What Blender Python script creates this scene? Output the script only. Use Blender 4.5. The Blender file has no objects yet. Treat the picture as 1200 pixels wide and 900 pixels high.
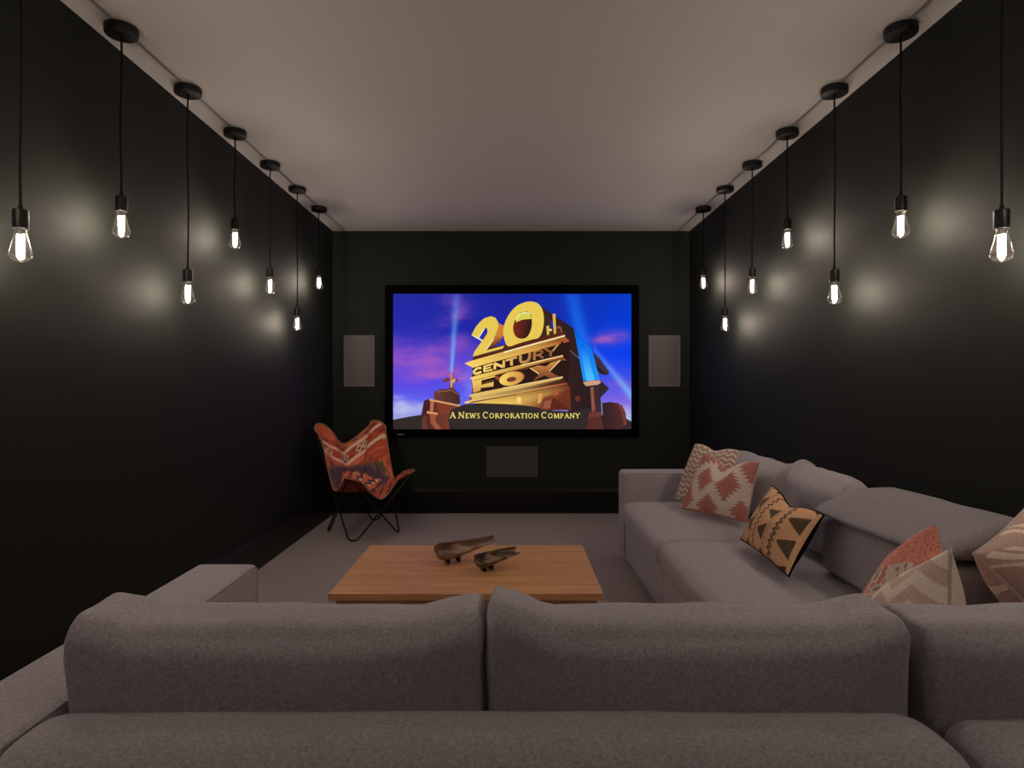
import bpy, bmesh, math, random
from mathutils import Vector, Matrix, noise
from mathutils.geometry import tessellate_polygon

random.seed(7)
scene = bpy.context.scene
C = scene.collection

# ---------------------------------------------------------------- camera, world, exposure
EYE = 1.205
cam_data = bpy.data.cameras.new('camera')
cam_data.sensor_width = 36.0
cam_data.lens = 36.0 * 724 / 1200
cam_data.shift_x = 1.0 / 1200
cam_data.shift_y = -2.0 / 1200
cam_data.clip_start = 0.05
cam = bpy.data.objects.new('camera', cam_data)
cam.location = (0, 0, EYE)
cam.rotation_euler = (math.pi / 2, 0, 0)
C.objects.link(cam)
scene.camera = cam

world = bpy.data.worlds.new('world')
world.use_nodes = True
world.node_tree.nodes['Background'].inputs[0].default_value = (0.01, 0.01, 0.011, 1)
world.node_tree.nodes['Background'].inputs[1].default_value = 0.0
scene.world = world

vs = scene.view_settings
vs.view_transform = 'Standard'
vs.look = 'None'
vs.exposure = 0.0
vs.gamma = 1.0
vs.use_curve_mapping = False
scene.cycles.use_denoising = True
scene.cycles.max_bounces = 8
scene.cycles.diffuse_bounces = 5
scene.cycles.transparent_max_bounces = 12
scene.cycles.sample_clamp_indirect = 4.0
scene.cycles.caustics_reflective = False
scene.cycles.caustics_refractive = False

FILAMENT_STRENGTH = 380.0
FILAMENT_COLOR = (1.0, 0.825, 0.69)

# ---------------------------------------------------------------- room measures
W = 1.646          # half width
D = 5.70           # screen wall
H = 2.60
BACK = -1.30       # wall behind the photographer

# ---------------------------------------------------------------- small helpers
def lin(c):
    c = c / 255.0
    return c / 12.92 if c <= 0.04045 else ((c + 0.055) / 1.055) ** 2.4

def rgb(r, g, b):
    return (lin(r), lin(g), lin(b), 1.0)

def mesh_obj(name, verts, faces, mat, parent=None, smooth=False, origin=(0, 0, 0), loc=None):
    """One mesh object. verts are world coordinates; origin is the parent's place."""
    me = bpy.data.meshes.new(name)
    o = Vector(origin)
    me.from_pydata([Vector(v) - o for v in verts], [], faces)
    me.update()
    if smooth:
        me.polygons.foreach_set('use_smooth', [True] * len(me.polygons))
    if mat is not None:
        me.materials.append(mat)
    ob = bpy.data.objects.new(name, me)
    C.objects.link(ob)
    if parent is not None:
        ob.parent = parent
    elif loc is not None:
        ob.location = loc
    return ob

def empty(name, loc, label, cat, group=None):
    o = bpy.data.objects.new(name, None)
    o.empty_display_size = 0.1
    o.location = loc
    C.objects.link(o)
    o['label'] = label
    o['category'] = cat
    if group:
        o['group'] = group
    return o

def box_geo(x0, x1, y0, y1, z0, z1):
    v = [(x0, y0, z0), (x1, y0, z0), (x1, y1, z0), (x0, y1, z0),
         (x0, y0, z1), (x1, y0, z1), (x1, y1, z1), (x0, y1, z1)]
    f = [(0, 3, 2, 1), (4, 5, 6, 7), (0, 1, 5, 4), (1, 2, 6, 5), (2, 3, 7, 6), (3, 0, 4, 7)]
    return v, f

def merge(*geos):
    V, F = [], []
    for v, f in geos:
        n = len(V)
        V += list(v)
        F += [tuple(i + n for i in q) for q in f]
    return V, F

def bevel_box(x0, x1, y0, y1, z0, z1, r=0.004, seg=2):
    bm = bmesh.new()
    v, f = box_geo(x0, x1, y0, y1, z0, z1)
    vv = [bm.verts.new(p) for p in v]
    for q in f:
        bm.faces.new([vv[i] for i in q])
    bmesh.ops.bevel(bm, geom=bm.edges[:], offset=r, segments=seg, profile=0.5, affect='EDGES')
    bm.verts.ensure_lookup_table()
    bm.verts.index_update()
    V = [tuple(p.co) for p in bm.verts]
    F = [tuple(p.index for p in q.verts) for q in bm.faces]
    bm.free()
    return V, F

def tube(pts, r, n=8, closed=False, taper=None):
    pts = [Vector(p) for p in pts]
    m = len(pts)
    V, F = [], []
    prev = None
    for i, p in enumerate(pts):
        if closed:
            t = (pts[(i + 1) % m] - pts[i - 1]).normalized()
        else:
            t = (pts[min(i + 1, m - 1)] - pts[max(i - 1, 0)]).normalized()
        if prev is None:
            a = Vector((0, 0, 1)) if abs(t.z) < 0.9 else Vector((1, 0, 0))
            u = t.cross(a).normalized()
        else:
            u = (prev - t * prev.dot(t)).normalized()
        prev = u
        w = t.cross(u)
        rr = r if taper is None else r * taper(i / max(1, m - 1))
        for k in range(n):
            a = 2 * math.pi * k / n
            V.append(p + u * (rr * math.cos(a)) + w * (rr * math.sin(a)))
    rows = m if closed else m - 1
    for i in range(rows):
        j = (i + 1) % m
        for k in range(n):
            l = (k + 1) % n
            F.append((i * n + k, i * n + l, j * n + l, j * n + k))
    if not closed:
        F.append(tuple(range(n - 1, -1, -1)))
        F.append(tuple((m - 1) * n + k for k in range(n)))
    return V, F

def fillet(pts, r, seg=6, closed=False):
    pts = [Vector(p) for p in pts]
    m = len(pts)
    out = []
    for i, p in enumerate(pts):
        if not closed and i in (0, m - 1):
            out.append(p)
            continue
        a = pts[i - 1]
        b = pts[(i + 1) % m]
        da, db = (a - p), (b - p)
        ra = min(r, da.length * 0.48)
        rb = min(r, db.length * 0.48)
        pa = p + da.normalized() * ra
        pb = p + db.normalized() * rb
        for k in range(seg + 1):
            t = k / seg
            out.append(pa * (1 - t) ** 2 + p * (2 * t * (1 - t)) + pb * t * t)
    return out

def lathe(profile, n=24, c=(0, 0, 0)):
    """profile: (radius, z) list, from top to bottom"""
    V, F = [], []
    rings = []
    for r, z in profile:
        if r < 1e-6:
            rings.append([len(V)])
            V.append((c[0], c[1], c[2] + z))
        else:
            ring = []
            for k in range(n):
                a = 2 * math.pi * k / n
                ring.append(len(V))
                V.append((c[0] + r * math.cos(a), c[1] + r * math.sin(a), c[2] + z))
            rings.append(ring)
    for a, b in zip(rings, rings[1:]):
        for k in range(n):
            l = (k + 1) % n
            if len(a) == 1 and len(b) == 1:
                continue
            if len(a) == 1:
                F.append((a[0], b[k], b[l]))
            elif len(b) == 1:
                F.append((a[k], b[0], a[l]))
            else:
                F.append((a[k], b[k], b[l], a[l]))
    return V, F

def extrude_profile(profile, axis_pts):
    """closed profile of 2D (a, z) swept between two points; a is measured along 'out'."""
    (p0, p1, out) = axis_pts
    p0, p1, out = Vector(p0), Vector(p1), Vector(out)
    n = len(profile)
    V = [p0 + out * a + Vector((0, 0, z)) for a, z in profile] + [p1 + out * a + Vector((0, 0, z)) for a, z in profile]
    F = [(k, (k + 1) % n, n + (k + 1) % n, n + k) for k in range(n)]
    F += [tuple(range(n - 1, -1, -1)), tuple(range(n, 2 * n))]
    return V, F

def soft_axis(half, r, n_mid, n_end=6):
    """sample positions from -half to half, dense in the rounded ends"""
    s = []
    for k in range(n_end):
        a = (k / n_end) * math.pi / 4
        s.append(-(half - r) - r * (1 - math.tan(a)) if False else -half + r * (k / n_end))
    for k in range(n_mid + 1):
        s.append(-(half - r) + 2 * (half - r) * k / n_mid)
    for k in range(n_end):
        s.append(half - r + r * ((k + 1) / n_end))
    return s

def softbox(x0, x1, y0, y1, z0, z1, r=0.04, mids=(10, 6, 6), bulge=(0.0, 0.0, 0.0), n_end=5,
            wob=0.0, wobf=5.0, seed=0.0, deform=None):
    c = Vector(((x0 + x1) / 2, (y0 + y1) / 2, (z0 + z1) / 2))
    h = Vector(((x1 - x0) / 2, (y1 - y0) / 2, (z1 - z0) / 2))
    rt = r if isinstance(r, tuple) else (r, r, r)
    rr = [min(rt[i], h[i] * 0.98) for i in range(3)]
    ax = [soft_axis(h[i], rr[i], mids[i], n_end) for i in range(3)]
    index = {}
    V, F = [], []

    def vid(i, j, k):
        key = (i, j, k)
        if key in index:
            return index[key]
        p = Vector((ax[0][i], ax[1][j], ax[2][k]))
        q = Vector([max(-(h[a] - rr[a]), min(h[a] - rr[a], p[a])) for a in range(3)])
        d = p - q
        e = Vector([d[a] / rr[a] for a in range(3)])
        m = max(abs(e[0]), abs(e[1]), abs(e[2]))
        # push the cube corner to the ellipsoid corner with an even arc
        ea = Vector([math.tan(e[a] * math.pi / 4) if abs(e[a]) <= 1.0001 else e[a] for a in range(3)])
        if ea.length > 1e-9:
            nrm = ea.normalized()
        else:
            nrm = Vector((0, 0, 0))
        pos = q + Vector([nrm[a] * rr[a] for a in range(3)])
        u = Vector([p[a] / h[a] for a in range(3)])
        bl = Vector((0, 0, 0))
        for a in range(3):
            b, g = (a + 1) % 3, (a + 2) % 3
            amount = bulge[a] * (1 - u[b] ** 2) * (1 - u[g] ** 2)
            bl[a] = amount * (u[a] if abs(u[a]) < 1 else math.copysign(1, u[a]))
        pos = pos + bl
        if wob:
            f = c + pos
            w = noise.noise(Vector((f.x * wobf + seed, f.y * wobf, f.z * wobf)))
            w2 = noise.noise(Vector((f.x * wobf * 2.7 + seed, f.y * wobf * 2.7 + 9, f.z * wobf * 2.7)))
            pos = pos + nrm * (wob * (w + 0.5 * w2))
        pos = c + pos
        if deform:
            pos = Vector(deform(pos, u))
        index[key] = len(V)
        V.append(pos)
        return index[key]

    n = [len(a) for a in ax]
    for a in range(3):
        b, g = (a + 1) % 3, (a + 2) % 3
        for side in (0, n[a] - 1):
            for i in range(n[b] - 1):
                for j in range(n[g] - 1):
                    ids = []
                    for (di, dj) in ((0, 0), (1, 0), (1, 1), (0, 1)):
                        t = [0, 0, 0]
                        t[a] = side
                        t[b] = i + di
                        t[g] = j + dj
                        ids.append(vid(*t))
                    if side == 0:
                        ids.reverse()
                    F.append(tuple(ids))
    return V, F

# ---------------------------------------------------------------- materials
def new_mat(name):
    m = bpy.data.materials.new(name)
    m.use_nodes = True
    nt = m.node_tree
    return m, nt, nt.nodes['Principled BSDF']

def mat_plain(name, col, rough=0.5, metal=0.0, spec=0.5, noise_amt=0.0, noise_scale=40.0, bump=0.0, coat=0.0):
    m, nt, b = new_mat(name)
    b.inputs['Base Color'].default_value = col
    b.inputs['Roughness'].default_value = rough
    b.inputs['Metallic'].default_value = metal
    b.inputs['Specular IOR Level'].default_value = spec
    if coat:
        b.inputs['Coat Weight'].default_value = coat
        b.inputs['Coat Roughness'].default_value = 0.1
    if noise_amt or bump:
        tc = nt.nodes.new('ShaderNodeTexCoord')
        nz = nt.nodes.new('ShaderNodeTexNoise')
        nz.inputs['Scale'].default_value = noise_scale
        nz.inputs['Detail'].default_value = 4
        nt.links.new(tc.outputs['Object'], nz.inputs['Vector'])
        if noise_amt:
            mx = nt.nodes.new('ShaderNodeMix')
            mx.data_type = 'RGBA'
            mx.inputs[6].default_value = tuple(c * (1 - noise_amt) for c in col[:3]) + (1,)
            mx.inputs[7].default_value = tuple(min(1, c * (1 + noise_amt)) for c in col[:3]) + (1,)
            nt.links.new(nz.outputs['Fac'], mx.inputs[0])
            nt.links.new(mx.outputs[2], b.inputs['Base Color'])
        if bump:
            bp = nt.nodes.new('ShaderNodeBump')
            bp.inputs['Strength'].default_value = bump
            bp.inputs['Distance'].default_value = 0.002
            nt.links.new(nz.outputs['Fac'], bp.inputs['Height'])
            nt.links.new(bp.outputs['Normal'], b.inputs['Normal'])
    return m

def mat_wool(name, dark, light, scale=330.0, fold=0.35):
    """heathered wool: fine flecks, a weave bump and soft larger folds"""
    m, nt, b = new_mat(name)
    b.inputs['Roughness'].default_value = 0.9
    b.inputs['Specular IOR Level'].default_value = 0.15
    b.inputs['Sheen Weight'].default_value = 0.25
    b.inputs['Sheen Roughness'].default_value = 0.5
    tc = nt.nodes.new('ShaderNodeTexCoord')
    fine = nt.nodes.new('ShaderNodeTexNoise')
    fine.inputs['Scale'].default_value = scale
    fine.inputs['Detail'].default_value = 3
    mid = nt.nodes.new('ShaderNodeTexNoise')
    mid.inputs['Scale'].default_value = 150
    mid.inputs['Detail'].default_value = 5
    big = nt.nodes.new('ShaderNodeTexNoise')
    big.inputs['Scale'].default_value = 9
    big.inputs['Detail'].default_value = 3
    for n in (fine, mid, big):
        nt.links.new(tc.outputs['Object'], n.inputs['Vector'])
    add = nt.nodes.new('ShaderNodeMath')
    add.operation = 'MULTIPLY_ADD'
    add.inputs[1].default_value = 0.55
    nt.links.new(mid.outputs['Fac'], add.inputs[0])
    half = nt.nodes.new('ShaderNodeMath')
    half.operation = 'MULTIPLY'
    half.inputs[1].default_value = 0.5
    nt.links.new(fine.outputs['Fac'], half.inputs[0])
    nt.links.new(half.outputs[0], add.inputs[2])
    ramp = nt.nodes.new('ShaderNodeValToRGB')
    ramp.color_ramp.elements[0].position = 0.38
    ramp.color_ramp.elements[0].color = dark
    ramp.color_ramp.elements[1].position = 0.68
    ramp.color_ramp.elements[1].color = light
    nt.links.new(add.outputs[0], ramp.inputs[0])
    nt.links.new(ramp.outputs[0], b.inputs['Base Color'])
    b1 = nt.nodes.new('ShaderNodeBump')
    b1.inputs['Strength'].default_value = fold
    b1.inputs['Distance'].default_value = 0.02
    nt.links.new(big.outputs['Fac'], b1.inputs['Height'])
    b2 = nt.nodes.new('ShaderNodeBump')
    b2.inputs['Strength'].default_value = 0.35
    b2.inputs['Distance'].default_value = 0.002
    nt.links.new(fine.outputs['Fac'], b2.inputs['Height'])
    nt.links.new(b1.outputs['Normal'], b2.inputs['Normal'])
    nt.links.new(b2.outputs['Normal'], b.inputs['Normal'])
    return m

def mat_print(name, rough=0.85, weave=260.0):
    """woven cloth whose printed pattern is stored as a colour attribute"""
    m, nt, b = new_mat(name)
    b.inputs['Roughness'].default_value = rough
    b.inputs['Specular IOR Level'].default_value = 0.15
    at = nt.nodes.new('ShaderNodeVertexColor')
    at.layer_name = 'print'
    tc = nt.nodes.new('ShaderNodeTexCoord')
    nz = nt.nodes.new('ShaderNodeTexNoise')
    nz.inputs['Scale'].default_value = weave
    nz.inputs['Detail'].default_value = 3
    nt.links.new(tc.outputs['Object'], nz.inputs['Vector'])
    mp = nt.nodes.new('ShaderNodeMapRange')
    mp.inputs[1].default_value = 0.3
    mp.inputs[2].default_value = 0.7
    mp.inputs[3].default_value = 0.95
    mp.inputs[4].default_value = 1.35
    nt.links.new(nz.outputs['Fac'], mp.inputs[0])
    mul = nt.nodes.new('ShaderNodeMix')
    mul.data_type = 'RGBA'
    mul.blend_type = 'MULTIPLY'
    mul.inputs[0].default_value = 1.0
    nt.links.new(at.outputs['Color'], mul.inputs[6])
    nt.links.new(mp.outputs[0], mul.inputs[7])
    nt.links.new(mul.outputs[2], b.inputs['Base Color'])
    bp = nt.nodes.new('ShaderNodeBump')
    bp.inputs['Strength'].default_value = 0.3
    bp.inputs['Distance'].default_value = 0.002
    nt.links.new(nz.outputs['Fac'], bp.inputs['Height'])
    nt.links.new(bp.outputs['Normal'], b.inputs['Normal'])
    return m

def mat_wood(name, dark, light, grain_axis=0):
    m, nt, b = new_mat(name)
    b.inputs['Roughness'].default_value = 0.5
    b.inputs['Specular IOR Level'].default_value = 0.22
    tc = nt.nodes.new('ShaderNodeTexCoord')
    mp = nt.nodes.new('ShaderNodeMapping')
    sc = [9.0, 9.0, 9.0]
    sc[grain_axis] = 0.9
    mp.inputs['Scale'].default_value = sc
    nz = nt.nodes.new('ShaderNodeTexNoise')
    nz.inputs['Scale'].default_value = 3.0
    nz.inputs['Detail'].default_value = 7
    nz.inputs['Roughness'].default_value = 0.62
    nz.inputs['Distortion'].default_value = 0.6
    nt.links.new(tc.outputs['Object'], mp.inputs['Vector'])
    nt.links.new(mp.outputs['Vector'], nz.inputs['Vector'])
    ramp = nt.nodes.new('ShaderNodeValToRGB')
    ramp.color_ramp.elements[0].position = 0.3
    ramp.color_ramp.elements[0].color = dark
    ramp.color_ramp.elements[1].position = 0.68
    ramp.color_ramp.elements[1].color = light
    nt.links.new(nz.outputs['Fac'], ramp.inputs[0])
    nt.links.new(ramp.outputs[0], b.inputs['Base Color'])
    bp = nt.nodes.new('ShaderNodeBump')
    bp.inputs['Strength'].default_value = 0.12
    bp.inputs['Distance'].default_value = 0.001
    nt.links.new(nz.outputs['Fac'], bp.inputs['Height'])
    nt.links.new(bp.outputs['Normal'], b.inputs['Normal'])
    return m

def mat_emit_attr(name, strength=1.0, sample=True):
    m = bpy.data.materials.new(name)
    m.use_nodes = True
    nt = m.node_tree
    nt.nodes.clear()
    out = nt.nodes.new('ShaderNodeOutputMaterial')
    em = nt.nodes.new('ShaderNodeEmission')
    at = nt.nodes.new('ShaderNodeVertexColor')
    at.layer_name = 'print'
    em.inputs[1].default_value = strength
    nt.links.new(at.outputs[0], em.inputs[0])
    nt.links.new(em.outputs[0], out.inputs[0])
    if not sample:
        m.cycles.emission_sampling = 'NONE'
    return m

def mat_bulb_glass(name):
    """thin clear glass: see-through with a mirror-like rim"""
    m = bpy.data.materials.new(name)
    m.use_nodes = True
    nt = m.node_tree
    nt.nodes.clear()
    out = nt.nodes.new('ShaderNodeOutputMaterial')
    tr = nt.nodes.new('ShaderNodeBsdfTransparent')
    tr.inputs[0].default_value = (0.98, 0.97, 0.95, 1)
    gl = nt.nodes.new('ShaderNodeBsdfGlossy')
    gl.inputs['Roughness'].default_value = 0.12
    gl.inputs[0].default_value = (1, 0.97, 0.92, 1)
    lw = nt.nodes.new('ShaderNodeLayerWeight')
    lw.inputs['Blend'].default_value = 0.30
    mx = nt.nodes.new('ShaderNodeMixShader')
    nt.links.new(lw.outputs['Facing'], mx.inputs[0])
    nt.links.new(tr.outputs[0], mx.inputs[1])
    nt.links.new(gl.outputs[0], mx.inputs[2])
    nt.links.new(mx.outputs[0], out.inputs[0])
    return m

def mat_filament(name):
    m = bpy.data.materials.new(name)
    m.use_nodes = True
    nt = m.node_tree
    nt.nodes.clear()
    out = nt.nodes.new('ShaderNodeOutputMaterial')
    em = nt.nodes.new('ShaderNodeEmission')
    em.inputs[0].default_value = FILAMENT_COLOR + (1,)
    em.inputs[1].default_value = FILAMENT_STRENGTH
    nt.links.new(em.outputs[0], out.inputs[0])
    return m

M = {}
M['wall'] = mat_plain('wall_paint', (0.0114, 0.0132, 0.0108, 1), rough=0.72, spec=0.34, bump=0.06, noise_scale=160)
M['wall'].node_tree.nodes['Principled BSDF'].inputs['Specular Tint'].default_value = (0.93, 1.0, 0.93, 1)
M['gloss'] = mat_plain('skirting_paint', (0.008, 0.0085, 0.008, 1), rough=0.42, spec=0.25)
M['ceiling'] = mat_plain('ceiling_paint', (0.60, 0.58, 0.555, 1), rough=0.9, spec=0.1, bump=0.04, noise_scale=120)
M['carpet'] = mat_wool('carpet_pile', (0.33, 0.275, 0.27, 1), (0.49, 0.42, 0.41, 1), scale=300, fold=0.0)
M['sofa'] = mat_wool('grey_wool', (0.330, 0.303, 0.338, 1), (0.545, 0.505, 0.545, 1), fold=0.18)
M['sofa_shaded'] = mat_wool('grey_wool_shaded', (0.215, 0.195, 0.222, 1), (0.36, 0.33, 0.36, 1), fold=0.1)  # same sofa wool, with the shade on the headrest put into its colour
M['sofa_dark'] = mat_plain('seam_thread', (0.12, 0.11, 0.115, 1), rough=0.9, spec=0.1)
M['black_metal'] = mat_plain('black_metal', (0.006, 0.006, 0.006, 1), rough=0.45, spec=0.35)
M['black_cord'] = mat_plain('black_cord', (0.012, 0.012, 0.012, 1), rough=0.8, spec=0.2)
M['white_plastic'] = mat_plain('conduit_paint', (0.42, 0.39, 0.36, 1), rough=0.6)
M['glass'] = mat_bulb_glass('bulb_glass')
M['filament'] = mat_filament('hot_filament')
M['screen_frame'] = mat_plain('velvet_black_frame', (0.0012, 0.0012, 0.0012, 1), rough=0.8, spec=0.05)
M['grille'] = mat_plain('grille_cloth', (0.175, 0.165, 0.162, 1), rough=0.7, noise_amt=0.2, noise_scale=500)
M['grille_dark'] = mat_plain('grille_cloth_dark', (0.066, 0.066, 0.070, 1), rough=0.7, noise_amt=0.2, noise_scale=500)
M['grille_rim'] = mat_plain('grille_rim', (0.22, 0.208, 0.203, 1), rough=0.6)
M['grille_rim_dark'] = mat_plain('grille_rim_dark', (0.085, 0.083, 0.082, 1), rough=0.6)
M['wood'] = mat_wood('oak', rgb(206, 146, 98), rgb(232, 176, 124))
M['wood_dark'] = mat_wood('oak_shadow', rgb(70, 42, 26), rgb(105, 66, 42))
M['print'] = mat_print('printed_cloth')
M['black_cloth'] = mat_plain('black_cloth', (0.004, 0.004, 0.004, 1), rough=0.95, spec=0.05)
M['piping_cream'] = mat_plain('cream_piping', rgb(205, 190, 178), rough=0.9, spec=0.1)
M['piping_tan'] = mat_plain('tan_piping', rgb(180, 138, 105), rough=0.9, spec=0.1)

def struct(name, geo, mat, smooth=False):
    o = mesh_obj(name, geo[0], geo[1], mat, smooth=smooth)
    o['kind'] = 'structure'
    return o

# ---------------------------------------------------------------- room shell
T = 0.12
struct('floor', box_geo(-W - T, W + T, BACK - T, D + T, -0.12, 0.0), M['carpet'])
struct('ceiling', box_geo(-W - T, W + T, BACK - T, D + T, H, H + 0.12), M['ceiling'])
struct('wall_left', box_geo(-W - T, -W, BACK - T, D + T, 0.0, H), M['wall'])
struct('wall_right', box_geo(W, W + T, BACK - T, D + T, 0.0, H), M['wall'])
struct('wall_back', box_geo(-W, W, D, D + T, 0.0, H), M['wall'])
struct('wall_front', box_geo(-W, W, BACK - T, BACK, 0.0, H), M['wall'])

# skirting with a moulded top: (distance from the wall, height)
skirt = [(0.0, 0.0), (0.022, 0.0), (0.022, 0.185), (0.024, 0.190), (0.024, 0.198), (0.018, 0.204),
         (0.013, 0.212), (0.012, 0.220), (0.008, 0.228), (0.0, 0.230)]
def skirting(name, p0, p1, out):
    g = extrude_profile(skirt, (p0, p1, out))
    struct(name, g, M['gloss'])
skirting('baseboard_left', (-W, BACK, 0), (-W, D, 0), (1, 0, 0))
skirting('baseboard_right', (W, D, 0), (W, BACK, 0), (-1, 0, 0))
skirting('baseboard_back', (-W + 0.025, D, 0), (W - 0.025, D, 0), (0, -1, 0))
skirting('baseboard_front', (W - 0.025, BACK, 0), (-W + 0.025, BACK, 0), (0, 1, 0))

# ---------------------------------------------------------------- pendant lamps
LAMP_X = 1.53
LAMP_Y = [1.927 + 0.4985 * i for i in range(-4, 7)]
BULB_END = [1.571, 1.765, 1.944, 1.770, 1.578, 1.770, 1.573, 1.944, 1.765, 1.571, 1.944]   # lowest point of each bulb

# everything below is measured from the end of the cord (top of the strain relief = 0)
relief_geo = lathe([(0.0042, 0.0), (0.0060, -0.004), (0.0075, -0.016), (0.0085, -0.018), (0, -0.018)], 16)
socket_geo = lathe([(0.0, -0.018), (0.019, -0.018), (0.0215, -0.0205), (0.0215, -0.074), (0.0205, -0.077),
                    (0.018, -0.077), (0.018, -0.070), (0.0, -0.070)], 24)
def bulb_profile():
    # teardrop: neck 13 mm radius, belly 32 mm radius
    pts = [(0.0135, -0.072), (0.0142, -0.080), (0.0165, -0.092), (0.0200, -0.108), (0.0240, -0.125),
           (0.0280, -0.140), (0.0305, -0.149), (0.0315, -0.156), (0.0308, -0.163), (0.0282, -0.1695),
           (0.0235, -0.1750), (0.0165, -0.1795), (0.0085, -0.1822), (0.0, -0.1830)]
    return pts
bulb_geo = lathe(bulb_profile(), 28)
BULB_LEN = 0.183
fil_pts = []
for k in range(8 * 9 + 1):
    a = 2 * math.pi * k / 8
    t = k / (8 * 9)
    fil_pts.append((0.0088 * math.cos(a), 0.0088 * math.sin(a), -0.095 - 0.064 * t))
filament_geo = tube(fil_pts, 0.0019, 4)
stem_geo = merge(tube([(0, 0, -0.071), (0, 0, -0.1), (0, 0, -0.168)], 0.0016, 8, taper=lambda t: 2.2 - 1.4 * t),
                 tube([(0.003, 0, -0.072), (0.0088, 0, -0.095)], 0.0006, 5),
                 tube([(0.001, 0, -0.166), (0.0088, 0, -0.159)], 0.0006, 5))
canopy_geo = lathe([(0.0, 0.0), (0.060, 0.0), (0.060, -0.004), (0.0595, -0.026), (0.0575, -0.0295), (0.053, -0.031),
                    (0.008, -0.031), (0.007, -0.036), (0.0, -0.036)], 40)

def shared_mesh(name, geo, mat, smooth=True):
    me = bpy.data.meshes.new(name)
    me.from_pydata([Vector(v) for v in geo[0]], [], geo[1])
    me.update()
    if smooth:
        me.polygons.foreach_set('use_smooth', [True] * len(me.polygons))
        try:
            me.set_sharp_from_angle(angle=math.radians(40))
        except Exception:
            pass
    me.materials.append(mat)
    return me

LM = {
    'strain_relief': shared_mesh('strain_relief', relief_geo, M['black_cord']),
    'socket': shared_mesh('socket', socket_geo, M['black_metal']),
    'bulb': shared_mesh('bulb', bulb_geo, M['glass']),
    'filament': shared_mesh('filament', filament_geo, M['filament']),
    'filament_stem': shared_mesh('filament_stem', stem_geo, M['black_metal']),
    'canopy': shared_mesh('canopy', canopy_geo, M['black_metal']),
}
def put(name, me, parent, z=0.0, xy=(0, 0)):
    o = bpy.data.objects.new(name, me)
    C.objects.link(o)
    o.parent = parent
    o.location = (xy[0], xy[1], z)
    return o

ORD = ['eleventh', 'tenth', 'ninth', 'eighth', 'seventh', 'sixth', 'fifth', 'fourth', 'third', 'second', 'first']
CORD_WORD = {1.578: 'long', 1.573: 'long', 1.571: 'long', 1.770: 'medium-length', 1.765: 'medium-length', 1.944: 'short'}
TOP = H - 0.004
rnd = random.Random(3)
for side, sname in ((-1, 'on the butterfly-chair side'), (1, 'on the sofa-arm side')):
    for i in range(11):
        cord_len = TOP - 0.036 - (BULB_END[i] + BULB_LEN)
        lab = '%s-corded black pendant with bare filament bulb %s, %s from screen wall' % (
            CORD_WORD[BULB_END[i]], sname, ORD[i])
        root = empty('pendant_lamp', (side * LAMP_X, LAMP_Y[i], TOP), lab, 'pendant lamp', 'pendant lamps along the two long walls')
        put('canopy', LM['canopy'], root)
        # the cord hangs nearly straight with a little set left from the coil
        ph = rnd.uniform(0, 6.28)
        amp = rnd.uniform(0.0015, 0.0035)
        endx = rnd.uniform(-0.003, 0.003)
        n = 22
        pts = []
        for k in range(n + 1):
            t = k / n
            env = math.sin(math.pi * t)
            pts.append((amp * env * math.sin(ph + 5.5 * t) + endx * t * 0, amp * env * math.cos(ph + 4.5 * t), -0.034 - (cord_len + 0.004) * t))
        cg = tube(pts, 0.0042, 8)
        cm = shared_mesh('cord', cg, M['black_cord'])
        put('cord', cm, root)
        z = -0.036 - cord_len
        put('strain_relief', LM['strain_relief'], root, z)
        put('socket', LM['socket'], root, z)
        bulb = put('bulb', LM['bulb'], root, z)
        bulb['label'] = 'clear teardrop glass bulb'
        f = put('filament', LM['filament'], bulb)
        f['label'] = 'glowing coiled filament'
        put('filament_stem', LM['filament_stem'], bulb)

for side, w in ((-1, 'butterfly chair'), (1, 'sofa arm')):
    g = bevel_box(side * LAMP_X - 0.007, side * LAMP_X + 0.007, BACK + 0.02, D - 0.02, H - 0.004, H, 0.001, 1)
    o = mesh_obj('cable_conduit', g[0], g[1], M['white_plastic'])
    o['label'] = 'thin painted cable strip on the ceiling joining the pendants on the %s side' % w
    o['category'] = 'cable strip'

# ---------------------------------------------------------------- cinema screen
PX0, PX1, PZ0, PZ1 = -1.079, 1.099, 0.776, 2.015
FX0, FX1, FZ0, FZ1 = -1.153, 1.168, 0.714, 2.093
SY0 = D - 0.062          # front of the frame
scr = empty('cinema_screen', ((FX0 + FX1) / 2, D, FZ0),
            'wide black-framed cinema screen showing a golden film-studio logo, on the far dark wall', 'screen')
so = scr.location
def frame_geo():
    a = bevel_box(FX0, FX1, SY0, D - 0.001, PZ1, FZ1, 0.004)
    b = bevel_box(FX0, FX1, SY0, D - 0.001, FZ0, PZ0, 0.004)
    c = bevel_box(FX0, PX0, SY0, D - 0.001, PZ0, PZ1, 0.003)
    d = bevel_box(PX1, FX1, SY0, D - 0.001, PZ0, PZ1, 0.003)
    return merge(a, b, c, d)
fg = frame_geo()
mesh_obj('screen_frame', fg[0], fg[1], M['screen_frame'], scr, origin=so)
bg = box_geo(PX0, PX1, SY0 + 0.016, D - 0.002, PZ0, PZ1)
mesh_obj('backing', bg[0], bg[1], M['screen_frame'], scr, origin=so)

# the picture is drawn in a 1200 x 750 design space; cx 76..1125, cy 87..684 is the lit area
def P(cx, cy):
    return (PX0 + (cx - 76) / 1049.0 * (PX1 - PX0), PZ1 - (cy - 87) / 597.0 * (PZ1 - PZ0))

def smooth(a, b, x):
    t = max(0.0, min(1.0, (x - a) / (b - a)))
    return t * t * (3 - 2 * t)

def mixc(a, b, t):
    return tuple(a[i] + (b[i] - a[i]) * t for i in range(3))

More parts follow.
